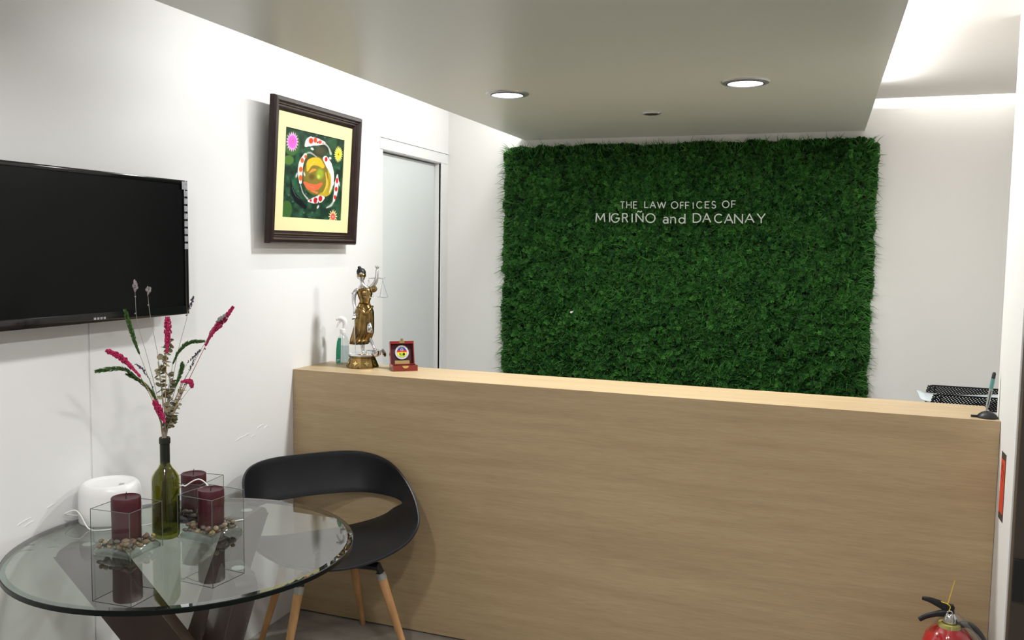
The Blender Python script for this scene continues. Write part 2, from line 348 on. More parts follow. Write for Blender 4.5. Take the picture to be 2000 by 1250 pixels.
# ------------------------------------------------------------------ lettering on the hedge
M_let = mat('white_acrylic', (.46, .50, .46), .4)
def arc(cx, cy, rx, ry, a0, a1, n=14): return [(cx+rx*math.cos(math.radians(a0+(a1-a0)*i/n)), cy+ry*math.sin(math.radians(a0+(a1-a0)*i/n))) for i in range(n+1)]
GL = {  # strokes in a unit box: x to the right, y up
 'T': [[(0, 1), (1, 1)], [(.5, 1), (.5, 0)]], 'H': [[(0, 0), (0, 1)], [(1, 0), (1, 1)], [(0, .5), (1, .5)]],
 'E': [[(1, 1), (0, 1), (0, 0), (1, 0)], [(0, .52), (.85, .52)]], 'L': [[(0, 1), (0, 0), (1, 0)]],
 'A': [[(0, 0), (.5, 1), (1, 0)], [(.18, .34), (.82, .34)]], 'W': [[(0, 1), (.25, 0), (.5, .95), (.75, 0), (1, 1)]],
 'O': [arc(.5, .5, .5, .5, 90, 450, 26)], 'F': [[(1, 1), (0, 1), (0, 0)], [(0, .5), (.85, .5)]], 'I': [[(.5, 0), (.5, 1)]],
 'C': [arc(.55, .5, .55, .5, 48, 312, 20)], 'S': [arc(.5, .74, .42, .26, 35, 270, 12)+arc(.5, .24, .46, .24, 90, -150, 12)],
 'M': [[(0, 0), (.08, 1), (.5, .22), (.92, 1), (1, 0)]], 'G': [arc(.52, .5, .52, .5, 48, 360, 20)+[(1.0, .48), (.62, .48)]],
 'R': [[(0, 0), (0, 1), (.55, 1)]+arc(.55, .76, .34, .24, 90, -90, 10)[1:]+[(0, .52)], [(.5, .52), (.95, 0)]],
 'N': [[(0, 0), (0, 1), (1, 0), (1, 1)]], 'n~': [[(0, 0), (0, 1), (1, 0), (1, 1)], [(.2, 1.18), (.34, 1.27), (.5, 1.22), (.66, 1.17), (.8, 1.27)]],
 'a': [arc(.45, .3, .42, .3, 0, 360, 18), [(.12, .92), (.3, 1.0), (.6, 1.0), (.84, .85), (.88, .6), (.88, 0)]],
 'n': [[(0, 0), (0, 1)], [(0, .6), (.15, .88), (.45, 1), (.75, .93), (.9, .7), (.9, 0)]],
 'd': [arc(.45, .3, .43, .3, 0, 360, 18), [(.9, 0), (.9, 1)]], 'D': [[(0, 0), (0, 1), (.4, 1)]+arc(.4, .5, .6, .5, 90, -90, 14)[1:]+[(0, 0)]],
 'Y': [[(0, 1), (.5, .45), (1, 1)], [(.5, .45), (.5, 0)]]}
LY = 4.932
def glyph(ch, x0, x1, y0, y1, w):           # pixel box measured on the sign
    a = at(x0, y1, (0, LY, 0), (0, 1, 0)); b = at(x1, y0, (0, LY, 0), (0, 1, 0)); bm = BM(); hw = w/2
    tl = at(x0, y0, (0, LY, 0), (0, 1, 0))
    for st in GL[ch]:
        pts = [Vector((a.x+(b.x-a.x)*p[0]+(tl.x-a.x)*p[1], a.z+(b.z-a.z)*p[1])) for p in st]
        for k in range(len(pts)-1):
            p, q = pts[k], pts[k+1]; d = (q-p).normalized(); n = Vector((-d.y, d.x))*hw; e = d*hw*.55
            c = [p-e+n, p-e-n, q+e-n, q+e+n]
            prism(bm, [Vector((v.x, LY-.006-.0002*k, v.y)) for v in c], (0, .008, 0))
    return bm
sg = thing('sign_lettering', 'two rows of pale raised letters naming the law offices on the hedge', 'sign', (0, 0, 0))
def Z(zx): return 1140+zx*.19
def Zy(zy): return 360+zy*.19
L1 = [('T', 382, 420, 180, 246), ('H', 443, 492, 180, 244), ('E', 514, 549, 180, 246), ('L', 629, 666, 178, 240), ('A', 684, 742, 178, 243), ('W', 760, 846, 182, 244),
      ('O', 903, 972, 180, 248), ('F', 996, 1030, 184, 248), ('F', 1048, 1086, 184, 250), ('I', 1122, 1134, 188, 248), ('C', 1164, 1222, 178, 246), ('E', 1250, 1292, 180, 244), ('S', 1318, 1362, 176, 246),
      ('O', 1428, 1498, 172, 240), ('F', 1522, 1564, 170, 238)]
L2 = [('M', 128, 220, 300, 384), ('I', 264, 276, 297, 383), ('G', 288, 368, 302, 390), ('R', 402, 458, 302, 388), ('I', 494, 508, 304, 388), ('n~', 541, 614, 300, 386), ('O', 642, 738, 303, 392),
      ('a', 820, 876, 340, 400), ('n', 896, 952, 338, 398), ('d', 980, 1052, 308, 400), ('D', 1128, 1208, 302, 390), ('A', 1226, 1308, 300, 388), ('C', 1348, 1428, 308, 394),
      ('A', 1450, 1536, 308, 398), ('N', 1553, 1636, 310, 400), ('A', 1662, 1752, 306, 390), ('Y', 1786, 1868, 304, 396)]
for L_, w in ((L1, .0048), (L2, .0060)):
    for ch, x0, x1, y0, y1 in L_:
        lt = obj('letter', glyph(ch, Z(x0), Z(x1), Zy(y0), Zy(y1), w), M_let, sg); bb = [v.co for v in lt.data.vertices][:4]
        p = sum(bb, Vector())/4; obj('pin', box(BM(), p.x-.001, p.x+.001, LY+.002, YB-.012, p.z-.001, p.z+.001), M_grid, lt)
# one white bolt cap showing in the hedge
p = at(1115, 610, (0, 4.965, 0), (0, 1, 0))
tag(obj('fixing_bolt', lathe(BM(), [(0, 0), (.005, .001), (.0065, .004), (.0065, .055), (0, .055)], 14), M_white, None, True, loc=p, rot=(-PI/2, 0, 0)), 'small white bolt head in the lower left of the hedge', 'bolt')

# ------------------------------------------------------------------ television
tv = thing('television', 'black flat television mounted on the white left wall', 'television', (0, 0, 0))
TX = .095; ty1, ty0, tz0, tz1 = 2.552, 1.60, 1.402, 1.869
bm = BM()
b_ = .018
box(bm, TX-.035, TX, ty1-b_, ty1, tz0, tz1, .003); box(bm, TX-.035, TX, ty0, ty0+b_, tz0, tz1, .003)
box(bm, TX-.035, TX, ty0+b_, ty1-b_, tz1-.014, tz1, .003); box(bm, TX-.035, TX+.002, ty0+b_, ty1-b_, tz0, tz0+.030, .003)
obj('bezel', bm, M_gloss, tv, True)
obj('screen', box(BM(), TX-.012, TX-.005, ty0+b_-.001, ty1-b_+.001, tz0+.029, tz1-.013), M_screen, tv)
obj('back_cover', box(BM(), TX-.055, TX-.013, ty0+.02, ty1-.02, tz0+.02, tz1-.02, .008), M_black, tv, True)
obj('wall_bracket', box(BM(), 0, TX-.056, 1.95, 2.2, 1.52, 1.75, .002), M_black, tv)
M_stk = mat('grey_sticker', (.34, .34, .37), .5, noise=(160, .35, (1, 1, 1)))
obj('sticker', box(BM(), TX, TX+.0008, ty1-.030, ty1-.003, tz1-.032, tz1-.004), M_stk, tv)
for k in range(8): obj('sticker', box(BM(), TX, TX+.0008, ty1-.020, ty1-.003, tz1-.055-k*.0262, tz1-.036-k*.0262), M_stk, tv)
bm = BM()
for k in range(4): box(bm, TX+.002, TX+.0026, 2.115+k*.013, 2.124+k*.013, tz0+.009, tz0+.016)
obj('badge', bm, M_stk, tv)

# ------------------------------------------------------------------ framed painting
def color_grid(name, w, h, nx, ny, fn, m):
    u, v = np.meshgrid((np.arange(nx+1))/nx, (np.arange(ny+1))/ny)
    c = fn(u, v).reshape(-1, 3); n = (nx+1)*(ny+1)
    V = np.stack([u.ravel()*w, np.zeros(n), -v.ravel()*h], 1)
    i, j = np.meshgrid(np.arange(nx), np.arange(ny)); a = (j*(nx+1)+i).ravel()
    Fq = np.stack([a, a+nx+1, a+nx+2, a+1], 1)
    me = bpy.data.meshes.new(name); me.vertices.add(n); me.vertices.foreach_set('co', V.ravel()); q = len(Fq)
    me.loops.add(q*4); me.polygons.add(q); me.loops.foreach_set('vertex_index', Fq.ravel()); me.polygons.foreach_set('loop_start', np.arange(0, q*4, 4)); me.update(calc_edges=True)
    A = me.color_attributes.new('Col', 'FLOAT_COLOR', 'POINT'); A.data.foreach_set('color', np.c_[c, np.ones(n)].ravel()); me.materials.append(m); return me
def lin(c): c = np.array(c)/255.; return np.where(c <= .04045, c/12.92, ((c+.055)/1.055)**2.4)
def paint_pond(u, v):
    x = (195*(1-v)+165*v)*(1-u)+(838*(1-v)+805*v)*u; y = (145*(1-v)+1105*v)*(1-u)+(300*(1-v)+1155*v)*u
    n1 = vnoise(x, y, 45, 1); n2 = vnoise(x, y, 14, 2)
    c = lin((24, 44, 34))+(lin((48, 88, 62))-lin((24, 44, 34)))*(n1*n1)[..., None]; c = c*(.7+.6*n2[..., None])
    def over(mask, col): nonlocal c; mask = np.clip(mask, 0, 1)[..., None]; c = c*(1-mask)+lin(col)*mask
    def ell(cx, cy, rx, ry, col, soft=.12, a=1, rot=0):
        dx, dy = x-cx, y-cy; t = math.radians(rot); p = dx*math.cos(t)+dy*math.sin(t); q = -dx*math.sin(t)+dy*math.cos(t)
        over((1-np.sqrt((p/rx)**2+(q/ry)**2))/soft*a if a == 1 else np.clip((1-np.sqrt((p/rx)**2+(q/ry)**2))/soft, 0, 1)*a, col)
    def body(P, R, col, soft=5, a=1.0):
        P = [(p.x, p.y) for p in smooth_path([Vector((p[0], p[1], 0)) for p in P], 6)]; R = np.interp(np.linspace(0, 1, len(P)), np.linspace(0, 1, len(R)), R); m = np.full(x.shape, -9.)
        for k in range(len(P)-1):
            (ax, ay), (bx, by) = P[k], P[k+1]; L2_ = (bx-ax)**2+(by-ay)**2; t = np.clip(((x-ax)*(bx-ax)+(y-ay)*(by-ay))/L2_, 0, 1)
            d = np.hypot(x-ax-t*(bx-ax), y-ay-t*(by-ay)); m = np.maximum(m, (R[k]+(R[k+1]-R[k])*t-d)/soft)
        over(np.clip(m, 0, 1)*a, col)
    def star(cx, cy, rx, ry, n, col, inner=.55, ph=0):
        dx, dy = (x-cx)/rx, (y-cy)/ry; an = np.arctan2(dy, dx)+ph; rr = np.hypot(dx, dy); k = np.abs(((an*n/(2*PI)) % 1)-.5)*2
        over((inner+(1-inner)*k**1.3-rr)/.06, col)
    # lily pads
    ell(262, 330, 85, 130, (62, 100, 48), .1); ell(268, 270, 70, 90, (50, 88, 45), .3, .6); ell(232, 500, 52, 52, (74, 112, 50)); ell(215, 1025, 58, 100, (56, 92, 44))
    ell(700, 330, 60, 90, (50, 84, 52), .4, .7); ell(760, 1095, 40, 60, (48, 82, 46), .3, .8); ell(320, 480, 30, 110, (40, 96, 58), .6, .6); ell(300, 720, 26, 80, (36, 92, 60), .6, .6)
    for (ax, ay) in ((330, 830), (410, 860), (235, 870), (275, 940), (700, 800), (760, 880), (480, 1060), (390, 1060), (520, 240), (610, 270), (330, 650), (780, 600)): ell(ax, ay, 14, 16, (96, 126, 108), .8, .5)
    body([(250, 690), (270, 830), (330, 930), (400, 1000)], [8, 26, 40, 26], (14, 20, 26), 12); body([(268, 790), (300, 870), (350, 915)], [3, 3, 2], (130, 145, 150), 4, .7)
    ell(560, 410, 90, 60, (78, 72, 48), .6, .8); ell(430, 520, 50, 60, (78, 70, 46), .6, .7)
    # centre ring of golden fish
    ell(520, 670, 150, 215, (112, 104, 40), .12); ell(520, 660, 120, 165, (120, 108, 44), .2)
    body([(560, 880), (650, 840), (680, 720), (650, 610)], [24, 42, 38, 10], (176, 150, 44), 10); body([(600, 850), (640, 760), (625, 640)], [8, 14, 8], (206, 172, 70), 6); body([(640, 860), (668, 760), (650, 650)], [5, 8, 5], (140, 122, 30), 5)
    body([(425, 610), (455, 530), (530, 520), (590, 570)], [14, 42, 46, 24], (232, 172, 44), 8); body([(440, 640), (480, 610), (510, 606)], [6, 18, 12], (222, 140, 60), 8); body([(455, 560), (500, 520)], [12, 8], (246, 206, 90), 12, .7)
    ell(560, 650, 52, 70, (138, 158, 44), .5); ell(545, 680, 25, 30, (190, 205, 96), .8, .8); ell(470, 680, 42, 42, (92, 78, 34), .6)
    body([(395, 740), (450, 785), (520, 790), (575, 755)], [16, 38, 34, 18], (226, 96, 62), 8); body([(470, 830), (530, 850)], [12, 16], (214, 118, 76), 10, .8); body([(420, 765), (500, 800)], [6, 6], (240, 140, 104), 8, .7)
    # top koi
    body([(405, 350), (450, 310), (520, 312), (600, 325)], [16, 50, 40, 18], (238, 232, 226)); body([(600, 325), (650, 370), (680, 440)], [14, 10, 16], (200, 196, 186), 8, .75)
    ell(458, 300, 27, 36, (212, 62, 36), .2); ell(505, 295, 24, 34, (216, 66, 40), .3); ell(555, 315, 26, 22, (214, 70, 44), .3); ell(528, 318, 9, 14, (60, 20, 26), .4); ell(590, 330, 12, 12, (220, 110, 90), .5); ell(472, 385, 22, 14, (222, 220, 214), .4, 1, 30); ell(455, 262, 16, 10, (226, 224, 220), .4)
    # left koi
    body([(400, 445), (362, 520), (348, 620), (352, 740)], [18, 26, 27, 15], (236, 226, 216)); body([(395, 440), (450, 425), (520, 470)], [9, 12, 9], (190, 186, 172), 8, .7)
    for (a, b, e, f_) in ((368, 505, 20, 32), (354, 600, 22, 34), (352, 690, 20, 38), (402, 465, 16, 20)): ell(a, b, e, f_, (218, 88, 40), .25)
    ell(312, 660, 11, 34, (205, 208, 200), .5, .8, 15); ell(392, 650, 10, 30, (205, 208, 200), .5, .8, -15); body([(352, 760), (380, 850), (430, 915)], [7, 8, 12], (196, 200, 190), 8, .7)
    # white koi with the red head
    body([(618, 490), (660, 560), (700, 660), (700, 760), (670, 850)], [30, 36, 22, 14, 5], (238, 236, 230)); ell(627, 497, 18, 29, (190, 26, 34), .2); ell(672, 487, 18, 16, (220, 218, 210), .4)
    # right koi
    body([(760, 665), (756, 740), (745, 840), (722, 940)], [8, 25, 24, 13], (236, 228, 222)); body([(718, 945), (690, 985), (640, 1010)], [12, 16, 10], (192, 196, 188), 8, .8)
    for (a, b, e, f_) in ((757, 725, 17, 36), (748, 815, 20, 30), (735, 900, 16, 28)): ell(a, b, e, f_, (196, 34, 38), .25)
    ell(784, 760, 9, 34, (208, 206, 200), .5, .8, -10); ell(716, 760, 9, 30, (208, 206, 200), .5, .8, 20)
    # bottom koi
    body([(440, 935), (500, 930), (560, 915), (600, 905)], [12, 34, 42, 18], (234, 226, 222)); ell(462, 930, 16, 18, (190, 40, 42), .3); ell(512, 930, 24, 38, (170, 28, 34), .25); ell(568, 912, 26, 38, (172, 30, 36), .25)
    ell(528, 915, 10, 16, (70, 14, 24), .5); ell(546, 950, 9, 12, (70, 14, 24), .5); ell(542, 1000, 12, 24, (208, 206, 200), .4, .9, 25)
    # lotus flowers
    star(267, 310, 66, 112, 18, (222, 168, 214), .7); star(267, 310, 52, 84, 18, (204, 96, 196), .75, .2); ell(270, 308, 12, 18, (190, 60, 120), .5); ell(270, 310, 5, 7, (236, 196, 120), .5)
    star(770, 448, 54, 92, 20, (232, 222, 120), .62); star(770, 448, 40, 66, 16, (238, 212, 62), .7, .2); ell(770, 450, 11, 18, (150, 110, 40), .5)
    star(714, 1105, 56, 84, 14, (214, 206, 150), .5); star(714, 1108, 34, 50, 12, (206, 80, 72), .7); ell(714, 1108, 8, 12, (240, 200, 190), .5)
    return c
M_print = mat('painted_print', (1, 1, 1), .45, spec=.2, attr='Col'); M_frame = mat('dark_mahogany_frame', (.020, .009, .007), .38, spec=.35, noise=(30, .3, (1, 1, 1)))
M_mat = mat('cream_mount_board', (.72, .66, .36), .55)
pic = thing('framed_painting', 'dark wood framed koi pond painting with cream mount on the left wall', 'painting', (0, 0, 0))
# local: x along the wall (0..w), y = out of the wall is -y, z up; frame origin at its lower near corner
FW, FH = .708, .602
a0 = Vector((.040, 3.075, 1.657))
pic.location = a0; pic.rotation_euler = (0, 0, 0)
lean = math.atan(.034/FH)
Rm = Matrix.Rotation(lean, 4, 'Y') @ Matrix.Rotation(PI/2, 4, 'Z')
pic.rotation_euler = Rm.to_euler()
bm = BM(); fwid = .055
def frame_profile():                          # (distance inward, height towards the viewer = -y)
    return [(0, .0), (0, -.022), (.006, -.030), (.018, -.032), (.026, -.024), (.030, -.024), (.034, -.018), (.040, -.018), (.044, -.012), (fwid, -.009), (fwid, .0)]
cs = [(0, 0, 1, 1), (FW, 0, -1, 1), (FW, FH, -1, -1), (0, FH, 1, -1)]
rings = [[(cx+sx*d, yy, cz+sz*d) for d, yy in frame_profile()] for cx, cz, sx, sz in cs]
V = [[bm.verts.new(p) for p in r] for r in rings]
for i in range(4):
    a, b = V[i], V[(i+1) % 4]
    for k in range(len(a)): bm.faces.new((a[k], a[(k+1) % len(a)], b[(k+1) % len(a)], b[k]))
obj('frame', bm, M_frame, pic)
px0, px1, pz0, pz1 = .112, .588, .112, .486
bm = BM()
for (x0, x1, z0, z1) in ((fwid-.002, px0, fwid-.002, FH-fwid+.002), (px1, FW-fwid+.002, fwid-.002, FH-fwid+.002), (px0, px1, fwid-.002, pz0), (px0, px1, pz1, FH-fwid+.002)): box(bm, x0, x1, -.007, -.004, z0, z1)
obj('mount_board', bm, M_mat, pic)
pr = obj('print', color_grid('print', px1-px0+.004, pz1-pz0+.004, 200, 190, paint_pond, M_print), None, pic, loc=(px0-.002, -.0035, pz1+.002))
obj('backing_board', box(BM(), .01, FW-.01, -.0025, -.0005, .01, FH-.01), M_black, pic)

# ------------------------------------------------------------------ glass table
TZ = .775; TC = Vector((.484, 2.056)); TR = .480
tb = thing('glass_table', 'round glass top table on dark wooden crossed legs', 'table', (TC.x, TC.y, 0))
M_tg = sheet_glass('table_glass', (.80, .85, .81), 2.05); M_te = mat('glass_edge', (.0015, .004, .0035), .25, spec=.25); M_bev = sheet_glass('table_glass_bevel', (.55, .66, .60), 2.3)
n = 96
bm = BM(); lathe(bm, [(0, TZ-.010), (TR-.018, TZ-.010), (TR-.018, TZ), (0, TZ)], n); obj('glass_top', bm, M_tg, tb)
bm = BM(); lathe(bm, [(TR-.018, TZ-.010), (TR-.003, TZ-.010), (TR-.003, TZ-.0015), (TR-.018, TZ)], n, closed=True); obj('glass_bevel', bm, M_bev, tb)
bm = BM(); lathe(bm, [(TR-.004, TZ-.0155), (TR, TZ-.0145), (TR, TZ-.0025), (TR-.003, TZ-.0015), (TR-.004, TZ-.010)], n, closed=True); obj('glass_edge', bm, M_te, tb, True)
M_wal = mat('dark_walnut', (.034, .017, .012), .34, noise=(5, .4, (1, 1, .25)), coat=.2)
lc = Vector((.003, .055))
for ang, off, rt in ((-160, .036, .315), (95, .036, .315), (-38, .036, .275)):
    a = math.radians(ang); e = Vector((math.cos(a), math.sin(a), 0)); t_ = Vector((-e.y, e.x, 0)); hw = .088; zt = TZ-.0125
    rb = -.245; pts2 = [(rb-hw, 0), (rb+hw, 0), (rt+hw, zt-.035)]
    for k in range(7): q = k/6*PI/2; pts2.append((rt+hw-.035+.035*math.cos(q)-.003, zt-.035+.035*math.sin(q)))
    pts2 += [(rt-hw+.02, zt), (rt-hw, zt-.02)]
    P0 = Vector((lc.x, lc.y, 0))+t_*(off-.030)
    lg = obj('leg', prism(BM(), [P0+e*r+Vector((0, 0, z)) for r, z in pts2], t_*.060, bev=.006), M_wal, tb, True)
    obj('glass_pad', lathe(BM(), [(0, zt), (.018, zt), (.018, TZ-.010), (0, TZ-.010)], 18, P0.x+e.x*rt+t_.x*.03, P0.y+e.y*rt+t_.y*.03), M_chrome, lg)

# ------------------------------------------------------------------ chair
ca = math.radians(-41.6); ce = Vector((math.cos(ca), math.sin(ca), 0)); chh = Vector((-ce.y, ce.x, 0))
ch = thing('shell_chair', 'black plastic shell armchair with open back and wooden legs beside the counter', 'chair', (.391, 2.991, 0))
def cl(u, v, z): return chh*(u*1.035)+ce*(v*.984)+Vector((0, 0, (z-.44)*.97+.44))
Oh = [(0, -.27, .785), (.15, -.262, .783), (.24, -.215, .772), (.29, -.13, .75), (.312, -.03, .71), (.322, .06, .655), (.318, .13, .60), (.298, .185, .55), (.24, .215, .495), (.13, .232, .455), (0, .24, .44)]
Ih = [(0, -.24, .605), (.13, -.23, .604), (.215, -.20, .602), (.275, -.13, .600), (.308, -.05, .597), (.318, -.035, .580), (.305, -.10, .545), (.29, -.155, .505), (.24, -.20, .472), (.13, -.228, .45), (0, -.235, .445)]
def ringpts(H, n):
    R_ = [Vector(p) for p in H]+[Vector((-p[0], p[1], p[2])) for p in H[::-1][1:-1]]; N_ = len(R_); out = []; half = len(H)-1
    for i in range(N_):
        a, b, c, d = R_[i-1], R_[i], R_[(i+1) % N_], R_[(i+2) % N_]
        for k in range(12): t = k/12; out.append(.5*((2*b)+(c-a)*t+(2*a-5*b+4*c-d)*t*t+(-a+3*b-3*c+d)*t**3))
    hN = half*12; res_ = []
    for k in range(n):                         # same parameter share per half for both curves
        f_ = k/n*2*hN; i = int(f_); res_.append(out[i % len(out)].lerp(out[(i+1) % len(out)], f_-i))
    return res_
NR = 96; OO = ringpts(Oh, NR); II = ringpts(Ih, NR); NS = 8
grid = []
for k in range(NR):
    row = []
    for s in range(NS+1):
        t = s/NS; p = II[k].lerp(OO[k], t)
        q = k/NR; seatness = max(0, 1-abs(q-.5)/.30); p = p-Vector((0, 0, .030*math.sin(PI*t)*seatness))
        backness = max(0, math.cos(2*PI*q)); p = p+Vector((0, -.010*math.sin(PI*t)*backness, 0)); row.append(cl(*p))
    grid.append(row)
bm = BM(); V = [[bm.verts.new(p) for p in r] for r in grid]
for k in range(NR):
    for s in range(NS): bm.faces.new((V[k][s], V[(k+1) % NR][s], V[(k+1) % NR][s+1], V[k][s+1]))
M_shell = mat('matte_black_shell', (.010, .0105, .013), .42, spec=.45, bump=(300, .08, .0005))
sh = obj('shell', bm, M_shell, ch, 'all')
so = sh.modifiers.new('s', 'SOLIDIFY'); so.thickness = .009; so.offset = 0
bv = sh.modifiers.new('b', 'BEVEL'); bv.width = .002; bv.segments = 2; bv.limit_method = 'ANGLE'; bv.angle_limit = math.radians(50)
M_beech = mat('beech_wood', (.50, .27, .115), .38, noise=(9, .22, (3, 3, .5)))
M_bmet = mat('grey_ferrule', (.33, .32, .30), .4, .3)
fx, fy = chh, ce
tops = {}
for su, sv in ((-1, -1), (1, -1), (1, 1), (-1, 1)):
    fr_ = sv > 0; top = chh*(su*(.155 if fr_ else .135))+ce*(.150 if fr_ else -.125)+Vector((0, 0, .392)); foot = chh*(su*(.256 if fr_ else .222))+ce*(.232 if fr_ else -.222)+Vector((0, 0, .004))
    d = (foot-top)
    lg = obj('leg', tube(BM(), [foot, foot-d*.5, top+d*.06], [.011, .0155, .0185], 16), M_beech, ch, True)
    obj('ferrule', tube(BM(), [top+d*.05, top+d*.12], [.020, .0195], 16), M_bmet, lg, True)
    bm = BM(); a_ = top+d*.055; bb = chh*(su*.03)+ce*(sv*.03)+Vector((0, 0, .40))
    tube(bm, [a_, top+Vector((0, 0, .003)), bb], [.022, .022, .030], 10, .75); obj('bracket', bm, M_black, ch, True)
obj('mount_plate', box(BM(), -.06, .06, -.06, .06, .378, .418, .008), M_black, ch, True, rot=(0, 0, ca))

# ------------------------------------------------------------------ candles in glass cubes, pebbles
M_vase = sheet_glass('clear_vase_glass', (.965, .975, .97), 1.5); M_vbase = sheet_glass('clear_glass_block', (.88, .91, .90), 1.9, .03)
M_vedge = mat('glass_cut_edge', (.10, .12, .12), .2, spec=.5)
M_wax = mat('burgundy_wax', (.058, .009, .014), .42, spec=.4, noise=(60, .12, (1, 1, 1)), bump=(180, .15, .0008)); M_wick = mat('charred_wick', (.03, .02, .02), .9)
peb_mesh = []
for k in range(4):
    bm = BM(); bmesh.ops.create_icosphere(bm, subdivisions=2, radius=1)
    for v in bm.verts: v.co = Vector((v.co.x*(1.15+.1*k), v.co.y*.95, v.co.z*(.72+.05*k)))*(1+.05*math.sin(5*v.co.x+k)+.04*math.cos(4*v.co.y+2*k))
    me = bpy.data.meshes.new('pebble'); bm.to_mesh(me); bm.free(); me.polygons.foreach_set('use_smooth', [True]*len(me.polygons)); peb_mesh.append(me)
PCOL = [('tan', (.20, .145, .085)), ('grey', (.11, .095, .07)), ('yellow ochre', (.38, .26, .10)), ('reddish brown', (.14, .08, .055)), ('pale beige', (.33, .26, .17))]
PM = [mat('pebble_'+n_.replace(' ', '_'), c, .38, noise=(200, .25, (1, 1, 1))) for n_, c in PCOL]
def vase(cx, cy, rz, side, hgt, where, cand_r, cand_h, cdx, cdy, npeb, seed, wick_lean):
    h2 = side/2; th = .0035
    v = thing('candle_vase', 'square clear glass candle holder, '+where, 'vase', (cx, cy, TZ), rz, 'glass cubes with candles and pebbles')
    bm = BM()
    for (x0, x1, y0, y1) in ((-h2, h2, -h2, -h2+th), (-h2, h2, h2-th, h2), (-h2, -h2+th, -h2+th, h2-th), (h2-th, h2, -h2+th, h2-th)): box(bm, x0, x1, y0, y1, .0, hgt)
    obj('glass_walls', bm, M_vase, v)
    bm = BM(); n_ = 14; g = [[None]*(n_+1) for _ in range(n_+1)]; hi = h2-th-.0005
    for i in range(n_+1):
        for j in range(n_+1):
            x = -hi+2*hi*i/n_; y = -hi+2*hi*j/n_; g[i][j] = bm.verts.new((x, y, .026-.012*(1-(x/hi)**2)*(1-(y/hi)**2)-.016*min(1, ((x/hi)**2*(y/hi)**2))))
    for i in range(n_):
        for j in range(n_): bm.faces.new((g[i][j], g[i+1][j], g[i+1][j+1], g[i][j+1]))
    ext = bmesh.ops.extrude_face_region(bm, geom=bm.faces[:]); [setattr(q.co, 'z', .0006) for q in ext['geom'] if isinstance(q, bmesh.types.BMVert)]
    obj('glass_base', bm, M_vbase, v, 'all')
    bm = BM(); e = .0009
    for (x0, x1, y0, y1) in ((-h2, h2, -h2-e, -h2+e), (-h2, h2, h2-e, h2+e), (-h2-e, -h2+e, -h2, h2), (h2-e, h2+e, -h2, h2)): box(bm, x0, x1, y0, y1, hgt, hgt+.0012)
    for sx in (-1, 1):
        for sy in (-1, 1): box(bm, sx*h2-e*.8, sx*h2+e*.8, sy*h2-e*.8, sy*h2+e*.8, 0, hgt)
    obj('cut_edges', bm, M_vedge, v)
    M3 = Matrix.Translation((cx, cy, TZ)) @ Matrix.Rotation(rz, 4, 'Z')
    cw = M3 @ Vector((cdx, cdy, .0165)); cand_h -= .0
    c = thing('pillar_candle', 'burgundy pillar candle inside the '+where.split(',')[0]+' glass cube', 'candle', cw, 0, 'burgundy pillar candles')
    r = cand_r; obj('wax', lathe(BM(), [(r*.95, 0), (r*1.0, .004), (r*.985, cand_h*.5), (r*1.01, cand_h*.82), (r*1.0, cand_h-.002), (r*.965, cand_h), (r*.88, cand_h-.003), (r*.5, cand_h-.005), (0, cand_h-.006)], 40), M_wax, c, True)
    obj('wick', tube(BM(), smooth_path([(0, 0, cand_h-.007), (wick_lean*.3, 0, cand_h+.006), (wick_lean, .001, cand_h+(.014 if wick_lean < .004 else .010))], 4), [.0013, .0012, .0009], 6), M_wick, c)
    R = random.Random(seed); placed = []; tries = 0
    lay = [(.0205, int(npeb*.6)), (.0335, npeb-int(npeb*.6))]
    for z0, cnt in lay:
        got = 0; tries = 0
        while got < cnt and tries < 9000:
            tries += 1; s = R.uniform(.0066, .0104); lim = hi-s*1.3
            x = R.uniform(-lim, lim); y = R.uniform(-lim, lim)
            if math.hypot(x-cdx, y-cdy) < r+s*1.2: continue
            if any(math.hypot(x-a, y-b)**2+((z0-zz)*1.1)**2 < ((s+s2)*.98)**2 for a, b, s2, zz in placed): continue
            placed.append((x, y, s, z0)); got += 1
            k = R.choice([0, 0, 0, 1, 1, 1, 1, 2, 3, 3, 4]); p = M3 @ Vector((x, y, z0+s*.62-.002))
            o = bpy.data.objects.new('pebble', peb_mesh[R.randrange(4)]); COL.objects.link(o); o.location = p; o.scale = (s, s, s); o.rotation_euler = (R.uniform(-.3, .3), R.uniform(-.3, .3), R.uniform(0, 6.28))
            if not o.data.materials: o.data.materials.append(PM[0])
            o.material_slots[0].link = 'OBJECT'; o.material_slots[0].material = PM[k]
            tag(o, 'small '+PCOL[k][0]+' pebble around the candle in the '+where.split(',')[0]+' glass cube', 'pebble', 'pebbles in the '+where.split(',')[0]+' glass cube')
vase(.3685, 1.946, math.radians(2), .132, .132, 'left foremost, in front of the white router', .0400, .134, -.016, .016, 40, 3, .001)
vase(.4985, 2.146, math.radians(-5), .133, .130, 'right foremost, beside the green bottle', .0385, .124, -.003, .003, 40, 5, .006)
vase(.3400, 2.262, math.radians(6), .132, .128, 'rearmost, behind the green bottle', .0385, .128, -.002, .004, 30, 8, .002)

